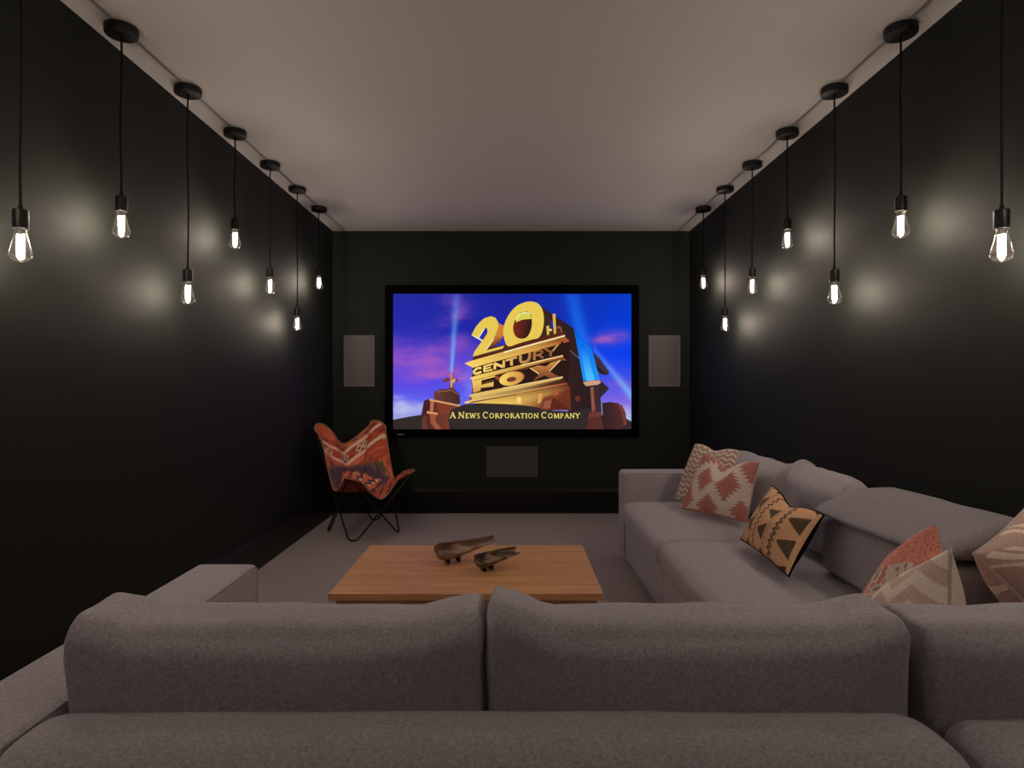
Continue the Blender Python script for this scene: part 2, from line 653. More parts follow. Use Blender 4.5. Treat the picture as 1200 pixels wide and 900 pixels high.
def sky_color(cx, cy):
    # bilinear mood of the sky, row by row from top to bottom
    rows = [(87, (38, 42, 158), (26, 36, 150), (10, 58, 196)),
            (250, (36, 44, 176), (34, 38, 160), (4, 62, 222)),
            (360, (122, 74, 200), (62, 58, 208), (10, 64, 238)),
            (480, (96, 72, 226), (70, 76, 238), (78, 84, 226)),
            (560, (92, 92, 236), (96, 100, 244), (128, 102, 226)),
            (640, (150, 160, 226), (150, 150, 226), (150, 170, 226))]
    cy2 = max(87, min(639.9, cy))
    for a, b in zip(rows, rows[1:]):
        if a[0] <= cy2 <= b[0]:
            t = (cy2 - a[0]) / (b[0] - a[0])
            L, Mi, R = (mixc(a[k], b[k], t) for k in (1, 2, 3))
            break
    u = (cx - 76) / 1049.0
    c = mixc(L, Mi, u * 2) if u < 0.5 else mixc(Mi, R, u * 2 - 1)
    # pink and violet cloud streaks
    n1 = noise.fractal(Vector((cx * 0.006 + 3.1, cy * 0.015 + 1.7, 0.3)), 1.0, 2.0, 4)
    n2 = noise.fractal(Vector((cx * 0.010 + 8.1, cy * 0.022 - 4.0, 2.3)), 1.0, 2.0, 4)
    def blob(x, y, rx, ry):
        return math.exp(-(((cx - x) / rx) ** 2 + ((cy - y) / ry) ** 2))
    pink = blob(170, 350, 180, 70) * 0.95 + blob(350, 190, 60, 120) * 0.7 + blob(330, 440, 130, 30) * 0.6
    pink += blob(1030, 280, 80, 32) * 0.9 + blob(130, 380, 60, 22) * 0.5 + blob(250, 460, 150, 25) * 0.5 + blob(1080, 490, 60, 20) * 0.5
    c = mixc(c, (172, 92, 190), max(0, min(0.85, pink * (0.65 + 1.1 * n1))))
    white = blob(120, 590, 120, 34) * 0.7 + blob(1110, 620, 50, 40) * 0.6 + blob(420, 480, 40, 60) * 0.35 + blob(100, 540, 40, 10) * 0.4
    c = mixc(c, (200, 205, 236), max(0, min(0.8, white * (0.7 + 1.0 * n2))))
    # searchlight beams behind the buildings
    t = (435 - cy) / 345.0
    if 0 <= t <= 1:
        mid = 332 + 24 * t
        wd = 6 + 12 * t
        k = math.exp(-((cx - mid) / wd) ** 2) * (1 - 0.75 * t)
        c = mixc(c, (110, 185, 255), min(0.9, k * 0.95))
    t = (cx - 960) / 165.0
    if t > 0:
        mid = 330 + 205 * t
        k = math.exp(-((cy - mid) / (16 + 12 * t)) ** 2) * (0.25 + 0.5 * min(1, t))
        c = mixc(c, (130, 190, 250), min(0.85, k))
    t = (470 - cy) / 380.0
    if -0.1 < t <= 1:
        mid = 948 - 84 * t
        wd = 30 + 4 * t
        k = math.exp(-((cx - mid) / wd) ** 2) * (0.8 - 0.35 * t)
        c = mixc(c, (30, 130, 255), max(0, min(0.9, k)))
    return c

class Flat:
    """flat coloured shapes printed on a plane, gathered into one mesh"""
    def __init__(self):
        self.V, self.F, self.K = [], [], []
        self.layer = 0.0
    def poly(self, pts, col, holes=(), tr=None):
        loops = [[Vector((p[0], p[1], 0)) for p in lp] for lp in ([pts] + list(holes))]
        tris = tessellate_polygon(loops)
        flat = [p for lp in loops for p in lp]
        base = len(self.V)
        for p in flat:
            cx, cy = (p.x, p.y) if tr is None else tr(p.x, p.y)
            x, z = P(cx, cy)
            self.V.append((x, SY0 + 0.0130 - self.layer, z))
            self.K.append(col(p.x, p.y) if callable(col) else col)
        for t in tris:
            self.F.append(tuple(base + i for i in t))
        self.layer += 0.00004
    def line(self, pts, w, col, tr=None):
        for a, b in zip(pts, pts[1:]):
            dx, dy = b[0] - a[0], b[1] - a[1]
            l = math.hypot(dx, dy) or 1
            nx, ny = -dy / l * w / 2, dx / l * w / 2
            self.poly([(a[0] + nx, a[1] + ny), (b[0] + nx, b[1] + ny), (b[0] - nx, b[1] - ny), (a[0] - nx, a[1] - ny)], col, tr=tr)
            self.layer -= 0.00004
        self.layer += 0.00004
    def build(self, name, mat, parent):
        V, F = [], []
        o = mesh_obj(name, self.V, self.F, mat, parent, origin=so)
        at = o.data.color_attributes.new('print', 'FLOAT_COLOR', 'POINT')
        for i, k in enumerate(self.K):
            at.data[i].color = rgb(*k)
        return o

def round_loop(pts, per=4):
    n = len(pts)
    out = []
    for i in range(n):
        p0, p1, p2, p3 = (Vector((q[0], q[1])) for q in (pts[i - 1], pts[i], pts[(i + 1) % n], pts[(i + 2) % n]))
        for k in range(per):
            t = k / per
            q = 0.5 * ((2 * p1) + (p2 - p0) * t + (2 * p0 - 5 * p1 + 4 * p2 - p3) * t * t + (3 * p1 - p0 - 3 * p2 + p3) * t ** 3)
            out.append((q.x, q.y))
    return out

def ell(cx, cy, rx, ry, rot=0.0, n=28):
    out = []
    for k in range(n):
        a = 2 * math.pi * k / n
        x, y = rx * math.cos(a), ry * math.sin(a)
        out.append((cx + x * math.cos(rot) - y * math.sin(rot), cy + x * math.sin(rot) + y * math.cos(rot)))
    return out

A = lambda x, y: (375 + 0.4375 * x, 93.75 + 0.4375 * y)       # upper detail drawing
B = lambda x, y: (375 + 0.4375 * x, 337.5 + 0.4375 * y)       # lower detail drawing

# --- sky sheet
nx, nz = 180, 104
SV, SF, SK = [], [], []
for j in range(nz + 1):
    for i in range(nx + 1):
        cx = 76 + 1049.0 * i / nx
        cy = 87 + 597.0 * j / nz
        x, z = P(cx, cy)
        SV.append((x, SY0 + 0.0145, z))
        SK.append(rgb(*sky_color(cx, cy)))
for j in range(nz):
    for i in range(nx):
        a = j * (nx + 1) + i
        SF.append((a, a + nx + 1, a + nx + 2, a + 1))
sky = mesh_obj('picture_sky', SV, SF, mat_emit_attr('picture_light', 1.0, True), scr, origin=so)
sky['label'] = 'evening sky with searchlight beams'
at = sky.data.color_attributes.new('print', 'FLOAT_COLOR', 'POINT')
for i, k in enumerate(SK):
    at.data[i].color = k

# --- dark ground and buildings
fl = Flat()
DK = (44, 32, 33)
fl.poly([(735, 148), (790, 186), (870, 238), (905, 275), (950, 330), (962, 372), (1028, 432), (1020, 446), (985, 440),
         (982, 462), (1028, 505), (988, 545), (1000, 606), (860, 650), (815, 480), (822, 280)],
        lambda x, y: mixc((56, 34, 30), (34, 28, 36), smooth(800, 980, x)))
fl.poly([(895, 290), (985, 372), (1028, 432), (1020, 446), (975, 405), (900, 330)], (62, 46, 62))
fl.line([(850, 335), (985, 440)], 2.5, (140, 150, 190))
fl.line([(840, 330), (1000, 440)], 1.5, (70, 60, 80))
# right searchlight, its beam falling across the building
fl.poly([(872, 240), (905, 275), (950, 330), (962, 372), (986, 466), (914, 472)],
        lambda x, y: mixc((8, 88, 224), (30, 150, 252), smooth(240, 470, y)))
fl.poly([(896, 310), (925, 320), (964, 466), (928, 470)],
        lambda x, y: mixc((10, 100, 236), (80, 196, 255), smooth(310, 470, y)))
fl.poly([(985, 470), (1028, 505), (990, 545), (960, 500)], (52, 40, 48))
# ground
fl.poly([(76, 642), (150, 628), (205, 620), (330, 592), (395, 574), (470, 568), (560, 568), (640, 574), (720, 588), (780, 602),
         (870, 606), (985, 580), (1040, 600), (1108, 640), (1125, 650), (1125, 684), (76, 684)], (50, 43, 42))
fl.poly([(985, 570), (1030, 564), (1070, 570), (1095, 600), (1105, 660), (1080, 684), (985, 684)],
        lambda x, y: mixc((42, 32, 36), (84, 44, 42), smooth(1010, 1085, x)))
fl.poly([(1062, 566), (1085, 580), (1100, 612), (1106, 664), (1092, 668), (1084, 618), (1070, 588)], (112, 58, 54))
# right lamp post
fl.poly([(912, 478), (940, 470), (985, 468), (992, 478), (975, 490), (925, 494)], (206, 158, 124))
fl.poly([(940, 492), (975, 488), (985, 540), (990, 610), (950, 618), (944, 550)], (62, 42, 44))
fl.poly([(945, 500), (958, 498), (966, 600), (952, 610)], (140, 84, 72))
fl.poly([(935, 630), (990, 622), (1005, 684), (930, 684)], (88, 46, 42))
fl.poly([(940, 612), (994, 606), (996, 626), (936, 634)], (110, 56, 48))
fl.poly([(990, 560), (996, 556), (1000, 620), (994, 622)], (110, 120, 170))
# left tower
fl.poly([(255, 520), (280, 508), (340, 504), (368, 528), (372, 570), (330, 585), (255, 560)],
        lambda x, y: mixc((104, 62, 54), (66, 40, 38), smooth(280, 370, x)))
fl.line([(270, 520), (335, 512), (366, 534)], 3, (170, 108, 84))
fl.poly([(202, 684), (200, 620), (212, 560), (235, 550), (330, 575), (380, 580), (330, 600), (318, 640), (325, 684)],
        lambda x, y: mixc((70, 36, 34), (118, 60, 44), smooth(210, 310, x)))
fl.poly([(212, 558), (238, 550), (232, 612), (202, 622)], (66, 34, 36))
fl.poly([(236, 550), (372, 578), (366, 584), (236, 558)], (224, 160, 108))
fl.poly([(240, 560), (256, 562), (252, 606), (238, 606)], (186, 110, 76))
fl.poly([(262, 566), (330, 578), (312, 612), (284, 618), (276, 592)], (128, 60, 40))
fl.poly([(224, 604), (272, 612), (272, 622), (224, 614)], (222, 150, 100))
fl.poly([(238, 616), (262, 618), (264, 650), (290, 684), (262, 684), (240, 655)], (154, 84, 62))
fl.poly([(204, 632), (222, 624), (222, 655), (230, 684), (204, 684)], (104, 56, 50))
# left lamp
fl.poly([(322, 504), (326, 470), (300, 478), (294, 468), (310, 458), (326, 460), (324, 440), (338, 434), (342, 458), (362, 466),
         (352, 480), (340, 474), (344, 506)], (110, 62, 56))
fl.poly([(325, 440), (337, 436), (338, 462), (327, 462)], (206, 126, 112))
fl.poly([(328, 466), (350, 460), (350, 476), (338, 480), (336, 500), (328, 500)], (214, 160, 110))
fl.build('picture_buildings', mat_emit_attr('picture_print', 1.0, False), scr)

# --- the golden monument and its letters
lg = Flat()
lg.layer = 0.0042
GOLD = (232, 200, 84)
GOLD2 = (214, 160, 66)
BRN = (96, 46, 28)
BLK = (44, 26, 22)
gold_lr = lambda x, y: mixc((248, 210, 104), (164, 98, 50), smooth(150, 950, x))
# base
lg.poly([(45, 530), (1075, 345), (1098, 372), (1106, 600), (880, 598), (760, 570), (640, 552), (450, 538), (200, 530)],
        lambda x, y: mixc((240, 196, 96), (112, 50, 32), smooth(450, 900, x)), tr=B)
lg.poly([(560, 470), (600, 466), (606, 530), (565, 530)], (250, 214, 120), tr=B)
lg.poly([(780, 435), (818, 430), (806, 515), (770, 540)], (226, 160, 84), tr=B)
lg.poly([(935, 412), (980, 402), (985, 440), (938, 460)], (170, 88, 52), tr=B)
lg.poly([(820, 500), (845, 470), (925, 450), (905, 560), (870, 600), (800, 590)], (120, 62, 44), tr=B)
for k in range(4):
    lg.poly([(838 + 20 * k, 512 - 4 * k), (848 + 20 * k, 510 - 4 * k), (842 + 17 * k, 580), (832 + 17 * k, 580)], (176, 102, 76), tr=B)
lg.poly([(925, 470), (1100, 590), (1100, 600), (890, 600)], (90, 40, 30), tr=B)
# body behind the letters
lg.poly([(118, 640), (1000, 430), (1100, 470), (1080, 900), (110, 990)], BLK, tr=A)
# slabs under FOX
lg.poly([(105, 440), (1030, 262), (1076, 346), (60, 536)], lambda x, y: mixc((150, 92, 48), (62, 34, 28), smooth(200, 900, x)), tr=B)
lg.poly([(28, 520), (130, 490), (1068, 322), (1068, 340), (60, 535)], lambda x, y: mixc((240, 206, 120), (158, 70, 44), smooth(300, 1000, x)), tr=B)
lg.poly([(110, 470), (1010, 280), (1010, 300), (560, 420), (110, 500)], lambda x, y: mixc((222, 186, 104), (70, 38, 28), smooth(300, 900, x)), tr=B)
lg.poly([(75, 452), (140, 430), (1025, 260), (1020, 282), (560, 388), (110, 470)], lambda x, y: mixc((226, 190, 104), (214, 170, 104), smooth(100, 1000, x)), tr=B)
lg.line([(420, 378), (1022, 264)], 7, (250, 226, 150), tr=B)
lg.poly([(60, 535), (560, 445), (560, 436), (120, 512)], (120, 66, 36), tr=B)
# FOX
lg.poly([(112, 292), (345, 238), (352, 262), (205, 300), (205, 322), (330, 300), (326, 362), (200, 376), (196, 404), (122, 426)],
        lambda x, y: mixc((250, 216, 108), (206, 152, 74), smooth(260, 430, y)), tr=B)
lg.poly([(205, 322), (335, 300), (332, 315), (205, 345)], BRN, tr=B)
lg.poly([(340, 250), (395, 268), (372, 300), (345, 280)], (150, 78, 44), tr=B)
lg.poly(ell(520, 276, 122, 66, -0.22), (150, 82, 42), tr=B)
lg.poly(ell(506, 282, 124, 68, -0.22), lambda x, y: mixc((246, 206, 104), (206, 140, 66), smooth(400, 640, x)),
        holes=[ell(508, 290, 50, 25, -0.2)[::-1]], tr=B)
lg.poly(ell(508, 290, 48, 23, -0.2), (112, 62, 36), tr=B)
lg.poly([(695, 176), (775, 150), (842, 156), (852, 162), (905, 120), (1002, 92), (885, 208), (985, 262), (900, 280), (840, 252), (720, 308), (790, 236)],
        lambda x, y: mixc((206, 140, 74), (128, 70, 46), smooth(100, 290, y)), tr=B)
lg.line([(695, 176), (785, 236)], 8, (252, 228, 150), tr=B)
lg.line([(1002, 94), (890, 208)], 8, (250, 222, 150), tr=B)
lg.poly([(800, 128), (860, 112), (828, 162)], BLK, tr=B)
# cornice over FOX
lg.poly([(88, 278), (150, 252), (1024, 42), (1030, 76), (860, 116), (560, 190), (120, 298)], gold_lr, tr=B)
lg.line([(600, 150), (1026, 52)], 9, (252, 232, 160), tr=B)
lg.poly([(1028, 72), (1064, 100), (1010, 98)], (150, 82, 52), tr=B)
lg.line([(130, 302), (560, 196), (700, 172)], 7, (140, 78, 40), tr=B)
# CENTURY
def crow(x, v):
    bot = 797 - (x - 130) * 0.235
    top = 737 - (x - 150) * 0.29
    return (x, bot + v * (top - bot))
def cstroke(pts, w, col=None):
    q = [crow(*p) for p in pts]
    lg.line(q, w, col or (lambda x, y: mixc((246, 206, 110), (150, 92, 50), smooth(300, 900, x))), tr=A)
cstroke([(205, .82), (160, .98), (130, .6), (128, .25), (150, .02), (205, .12)], 24)
cstroke([(235, 1), (235, 0)], 24)
cstroke([(228, .92), (318, .95)], 18); cstroke([(235, .5), (300, .52)], 15); cstroke([(228, .08), (318, .06)], 18)
cstroke([(340, 0), (340, 1)], 26); cstroke([(335, .95), (425, .08)], 28); cstroke([(430, 0), (430, 1)], 24)
cstroke([(450, .9), (565, .9)], 20); cstroke([(508, .95), (508, 0)], 28)
cstroke([(598, 1.05), (598, .3), (615, .06), (660, .04), (688, .3), (692, 1.05)], 28)
cstroke([(738, 1.05), (738, 0)], 28); cstroke([(735, .95), (800, .95), (822, .72), (800, .5), (745, .5)], 18); cstroke([(775, .5), (828, .02)], 20)
cstroke([(838, 1.02), (905, .42)], 20); cstroke([(985, 1.05), (905, .42)], 18); cstroke([(905, .5), (900, .02)], 24)
lg.line([crow(975, 1.0), crow(925, .5)], 5, (252, 226, 150), tr=A)
# cornice under the numerals
lg.poly([(35, 686), (120, 655), (1046, 392), (1046, 422), (1010, 465), (1000, 492), (560, 610), (330, 670), (120, 730)], gold_lr, tr=A)
lg.poly([(330, 640), (1000, 462), (1000, 490), (560, 610), (330, 672)], lambda x, y: mixc((236, 190, 88), (176, 98, 48), smooth(500, 1000, x)), tr=A)
lg.poly([(560, 560), (1000, 440), (1010, 458), (560, 580)], lambda x, y: mixc((226, 176, 84), (132, 66, 36), smooth(600, 950, x)), tr=A)
lg.line([(430, 575), (1046, 408)], 11, (255, 246, 196), tr=A)
lg.poly([(1046, 420), (1096, 462), (1040, 482), (1010, 462)], (168, 84, 52), tr=A)
lg.poly([(120, 618), (480, 525), (800, 440), (1046, 378), (1046, 394), (120, 656)], (96, 44, 30), tr=A)
# 2
lg.poly([(120, 618), (250, 556), (436, 498), (482, 500), (786, 410), (830, 360), (905, 330), (1016, 340), (1046, 394), (120, 656)], (84, 40, 28), tr=A)
lg.poly([(375, 280), (428, 306), (426, 400), (392, 470), (330, 520), (432, 498), (436, 512), (250, 556), (345, 405)],
        lambda x, y: mixc((206, 128, 54), (70, 34, 26), smooth(400, 500, y)), tr=A)
lg.poly([(105, 400), (150, 318), (190, 270), (235, 232), (300, 212), (345, 226), (372, 268), (377, 320), (345, 405), (250, 556),
         (436, 508), (420, 536), (120, 618), (132, 572), (215, 455), (268, 372), (262, 332), (235, 332), (200, 380), (178, 430)], GOLD, tr=A)
lg.poly([(105, 400), (180, 430), (215, 452), (210, 462), (120, 412)], (250, 246, 220), tr=A)
lg.poly([(215, 440), (268, 366), (262, 392), (226, 446)], (120, 70, 40), tr=A)
lg.line([(180, 424), (236, 336)], 9, (252, 244, 190), tr=A)
lg.line([(252, 552), (330, 440)], 8, (252, 244, 200), tr=A)
# 0
outer = [(424, 370), (440, 282), (485, 190), (556, 112), (636, 74), (706, 64), (776, 86), (820, 150), (834, 240), (824, 340), (786, 424),
         (700, 450), (590, 482), (482, 516), (444, 470)]
lg.poly([(706, 64), (776, 86), (850, 150), (905, 250), (905, 330), (840, 410), (786, 424)], (60, 38, 34), tr=A)
hole = [(524, 345), (536, 268), (575, 198), (636, 164), (690, 178), (712, 240), (706, 340), (664, 420), (602, 438), (548, 412)]
outer = round_loop(outer)
hole = round_loop(hole)
lg.poly(outer, GOLD, holes=[hole[::-1]], tr=A)
lg.poly(hole, lambda x, y: mixc((120, 40, 30), (36, 26, 24), smooth(530, 640, x)), tr=A)
lg.poly([(548, 275), (575, 198), (636, 164), (690, 178), (712, 238), (620, 246)], (216, 206, 80), tr=A)
lg.line([(552, 250), (575, 204), (636, 172), (690, 186)], 12, (240, 244, 180), tr=A)
# th
lg.poly([(858, 312), (886, 304), (888, 396), (866, 402)], (220, 180, 86), tr=A)
lg.poly([(886, 338), (914, 342), (912, 362), (886, 358)], (236, 214, 140), tr=A)
lg.poly([(920, 192), (950, 184), (957, 384), (934, 392)], (214, 176, 90), tr=A)
lg.poly([(957, 318), (990, 306), (1014, 330), (1016, 372), (1002, 376), (998, 340), (980, 330), (957, 345)], (122, 82, 52), tr=A)
# registered mark
lg.poly(ell(889, 550, 11, 11), (150, 62, 44), holes=[ell(889, 550, 8.5, 8.5)[::-1]])
lg.line([(886, 556), (886, 544), (891, 544), (892, 548), (887, 550), (892, 556)], 2, (150, 62, 44))
o = lg.build('picture_logo', mat_emit_attr('picture_gold', 1.0, False), scr)
o['label'] = 'golden block lettering on a stepped monument'

# --- caption in small capitals
def arc(cx, cy, rx, ry, a0, a1, n=10):
    return [(cx + rx * math.cos(math.radians(a0 + (a1 - a0) * k / n)), cy + ry * math.sin(math.radians(a0 + (a1 - a0) * k / n))) for k in range(n + 1)]
TH, TN, SE = 0.17, 0.085, 0.06
def serif(x, y, w=0.26):
    return ([(x - w / 2, y), (x + w / 2, y)], SE)
GLYPH = {
    'A': (0.76, [([(0.08, 0), (0.38, 1)], TN), ([(0.36, 1), (0.68, 0)], TH), ([(0.18, 0.36), (0.56, 0.36)], TN), serif(0.08, .03), serif(0.68, .03)]),
    'N': (0.84, [([(0.14, 0), (0.14, 1)], TN), ([(0.12, 0.97), (0.70, 0.03)], TH), ([(0.70, 0), (0.70, 1)], TN), serif(0.14, .03), serif(0.70, .97)]),
    'E': (0.64, [([(0.16, 0), (0.16, 1)], TH), ([(0.06, 0.96), (0.56, 0.96)], TN), ([(0.16, 0.52), (0.48, 0.52)], TN), ([(0.06, 0.04), (0.58, 0.04)], TN),
                 ([(0.55, 0.96), (0.55, 0.78)], SE), ([(0.57, 0.04), (0.57, 0.24)], SE)]),
    'W': (1.06, [([(0.08, 1), (0.30, 0)], TH), ([(0.30, 0), (0.52, 0.95)], TN), ([(0.50, 1), (0.72, 0)], TH), ([(0.72, 0), (0.94, 1)], TN), serif(0.1, .97), serif(0.94, .97)]),
    'S': (0.56, [(arc(0.28, 0.74, 0.19, 0.23, 20, 220) + arc(0.27, 0.26, 0.20, 0.24, 70, -150), 0.12)]),
    'C': (0.78, [(arc(0.42, 0.5, 0.32, 0.47, 50, 310, 16), 0.13), ([(0.64, 0.96), (0.64, 0.70)], SE)]),
    'O': (0.86, [(arc(0.42, 0.5, 0.32, 0.46, 0, 360, 22), 0.13)]),
    'R': (0.74, [([(0.16, 0), (0.16, 1)], TH), ([(0.10, 0.95)] + [(0.30, 0.95)] + arc(0.34, 0.73, 0.20, 0.22, 90, -90, 8) + [(0.16, 0.51)], TN + .02), ([(0.36, 0.5), (0.68, 0.03)], TH), serif(0.16, .03), serif(0.70, .03, .16)]),
    'P': (0.64, [([(0.16, 0), (0.16, 1)], TH), ([(0.10, 0.95), (0.30, 0.95)] + arc(0.34, 0.70, 0.20, 0.25, 90, -90, 8) + [(0.16, 0.45)], TN + .02), serif(0.16, .03)]),
    'T': (0.70, [([(0.35, 0), (0.35, 1)], TH), ([(0.03, 0.95), (0.67, 0.95)], TN), ([(0.05, 0.95), (0.05, 0.76)], SE), ([(0.65, 0.95), (0.65, 0.76)], SE), serif(0.35, .03)]),
    'I': (0.34, [([(0.17, 0), (0.17, 1)], TH), serif(0.17, .03), serif(0.17, .97)]),
    'M': (0.98, [([(0.14, 0), (0.16, 1)], TN), ([(0.16, 1), (0.48, 0.05)], TH), ([(0.48, 0.05), (0.80, 1)], TN), ([(0.82, 1), (0.84, 0)], TH), serif(0.13, .03), serif(0.84, .03)]),
    'Y': (0.74, [([(0.06, 1), (0.37, 0.48)], TH), ([(0.68, 1), (0.37, 0.48)], TN), ([(0.37, 0.5), (0.37, 0)], TH), serif(0.07, .97), serif(0.67, .97), serif(0.37, .03)]),
}
capm = mat_emit_attr('picture_caption', 1.0, False)
text = 'A News Corporation Company'
def width(t):
    w = 0
    for ch in t:
        h = 27.0 if ch.isupper() else 21.5
        w += 0.30 * 21.5 if ch == ' ' else (GLYPH[ch.upper()][0] + 0.09) * h
    return w
sx = (900 - 326) / width(text)
pen = 326.0
cap_root = None
for ch in text:
    if ch == ' ':
        pen += 0.30 * 21.5 * sx
        continue
    h = 27.0 if ch.isupper() else 21.5
    wd, strokes = GLYPH[ch.upper()]
    cap = Flat()
    cap.layer = 0.0105
    for pts, w in strokes:
        cap.line([(pen + x * h * sx, 635 - y * h) for x, y in pts], max(2.6, w * h * 1.12), (240, 222, 112))
    cap.build('caption_letter', capm, scr)
    pen += (wd + 0.09) * h * sx

# small maker's mark on the lower rail of the frame (too small to read)
mk = Flat()
mk.layer = 0.0135
for k, (x, kind) in enumerate([(97, 0), (102, 0), (107, 1), (112, 0), (116, 0), (121, 1)]):
    mk.poly(ell(x, 707, 2.2, 2.4, n=10), (120, 120, 120), holes=[ell(x, 707, 0.9, 1.0, n=10)[::-1]])
    if kind:
        mk.line([(x + 2, 709), (x + 2, 702)], 1.2, (120, 120, 120))
o = mk.build('maker_mark', mat_plain('mark_paint', rgb(170, 170, 170), 0.6), scr)
o['label'] = 'tiny pale maker mark on the lower rail'

# ---------------------------------------------------------------- in-wall loudspeakers
def wall_speaker(x0, x1, z0, z1, label, dark):
    root = empty('wall_speaker', ((x0 + x1) / 2, D, z0), label, 'speaker')
    o = root.location
    y0 = D - 0.008
    rim = 0.012
    g = merge(bevel_box(x0, x1, y0, D - 0.0005, z1 - rim, z1, 0.002, 1), bevel_box(x0, x1, y0, D - 0.0005, z0, z0 + rim, 0.002, 1),
              bevel_box(x0, x0 + rim, y0, D - 0.0005, z0 + rim, z1 - rim, 0.002, 1), bevel_box(x1 - rim, x1, y0, D - 0.0005, z0 + rim, z1 - rim, 0.002, 1))
    mesh_obj('rim', g[0], g[1], M['grille_rim_dark' if dark else 'grille_rim'], root, origin=o)
    # gently domed perforated grille
    V, F = [], []
    n, m = 10, 14
    for j in range(m + 1):
        for i in range(n + 1):
            u, v = i / n, j / m
            V.append((x0 + rim + (x1 - x0 - 2 * rim) * u, y0 + 0.004 - 0.003 * (1 - (2 * u - 1) ** 4) * (1 - (2 * v - 1) ** 4), z0 + rim + (z1 - z0 - 2 * rim) * v))
    for j in range(m):
        for i in range(n):
            a = j * (n + 1) + i
            F.append((a, a + 1, a + n + 2, a + n + 1))
    mesh_obj('grille', V, F, M['grille_dark' if dark else 'grille'], root, smooth=True, origin=o)
wall_speaker(-1.543, -1.260, 1.166, 1.638, 'tall grey in-wall speaker grille above the butterfly chair beside the screen', False)
wall_speaker(1.268, 1.559, 1.166, 1.638, 'tall grey in-wall speaker grille beside the screen, above the patterned cushions', False)
wall_speaker(-0.228, 0.244, 0.331, 0.614, 'wide charcoal in-wall speaker grille centred below the screen', True)

# ---------------------------------------------------------------- sofas
def soft(name, parent, *a, mat='sofa', label=None, **k):
    V, F = softbox(*a, **k)
    o = mesh_obj(name, V, F, M[mat], parent, smooth=True, origin=parent.location)
    if label:
        o['label'] = label
    return o

def seam(name, parent, pts, r=0.0035, mat='sofa', closed=False):
    V, F = tube(pts, r, 6, closed=closed)
    return mesh_obj(name, V, F, M[mat], parent, smooth=True, origin=parent.location)

def back_cushion_deform(sag, ear_l, ear_r, lean, x0, x1, z0, z1, axis=0, taper=0.0, taper_r=None):
    """sagging top, pulled-up corners, slight lean and narrower foot"""
    def f(p, u):
        t = (p.z - z0) / (z1 - z0)
        s = (p[axis] - x0) / (x1 - x0) * 2 - 1
        up = smooth(0.35, 1.0, t)
        p.z += up * (-sag * (1 - min(1, abs(s)) ** 3) + (ear_l if s < 0 else ear_r) * smooth(0.62, 0.93, abs(s)) * (1 - smooth(0.95, 1.05, abs(s)) * 0.6))
        other = 1 - axis
        p[other] += lean * t
        p[axis] -= (taper if s < 0 or taper_r is None else taper_r) * s * (1 - t) * 0.5
        # puckers running down from the top corners
        k = smooth(0.55, 1.0, abs(s)) * smooth(0.3, 0.9, t)
        p[other] += 0.006 * k * math.sin(s * 40 + t * 9)
        return p
    return f

# --- sofa with its back to the photographer
sa = empty('sofa', (-0.14, 1.5, 0), 'grey wool sofa seen from behind, with an arm end and two back cushions', 'sofa')
drop = lambda p, u: (p.x, p.y, p.z - 0.012 * smooth(0.1, -0.9, u[1]) * smooth(0.2, 1, u[2]))
soft('back_frame', sa, -0.862, 0.757, 0.945, 1.155, 0.05, 0.616, r=(0.075, 0.075, 0.06), mids=(16, 3, 6), bulge=(0, 0.006, 0.006), wob=0.003, wobf=4, deform=drop)
soft('base', sa, -0.835, 0.755, 1.16, 1.97, 0.05, 0.275, r=0.02, mids=(8, 6, 3))
soft('arm', sa, -1.036, -0.836, 0.80, 2.045, 0.05, 0.607, r=0.020, mids=(3, 12, 6), bulge=(0.002, 0, 0.003))
seam('arm_piping', sa, [(-0.8395, y, 0.603) for y in (0.83, 1.1, 1.4, 1.7, 2.02)] + [(-0.8395, 2.038, 0.590), (-0.8395, 2.043, 0.4), (-0.8395, 2.043, 0.08)], 0.0035)
for (x0, x1, s) in ((-0.830, -0.045, 1), (-0.038, 0.745, 5)):
    soft('seat_cushion', sa, x0, x1, 1.17, 2.03, 0.28, 0.43, r=0.045, mids=(10, 10, 3), bulge=(0, 0.01, 0.02), wob=0.004, seed=s)
soft('back_cushion', sa, -0.836, -0.0465, 1.150, 1.345, 0.445, 0.746, r=(0.022, 0.055, 0.045), mids=(26, 4, 8), bulge=(0.004, 0.03, 0.010), wob=0.006, wobf=7, seed=2,
     deform=back_cushion_deform(0.002, 0.022, 0.024, -0.025, -0.836, -0.0465, 0.445, 0.746, taper=0.03, taper_r=0.0))
soft('back_cushion', sa, -0.0485, 0.750, 1.150, 1.345, 0.445, 0.746, r=(0.022, 0.055, 0.045), mids=(26, 4, 8), bulge=(0.004, 0.03, 0.010), wob=0.006, wobf=7, seed=11,
     deform=back_cushion_deform(0.002, 0.038, 0.020, -0.025, -0.0485, 0.750, 0.445, 0.746, taper=0.0, taper_r=0.02))
for (x, y) in ((-0.95, 0.9), (-0.95, 1.9), (0.68, 1.0), (0.68, 1.9)):
    g = bevel_box(x - 0.03, x + 0.03, y - 0.03, y + 0.03, 0.0, 0.052, 0.004, 1)
    mesh_obj('foot', g[0], g[1], M['black_metal'], sa, origin=sa.location)

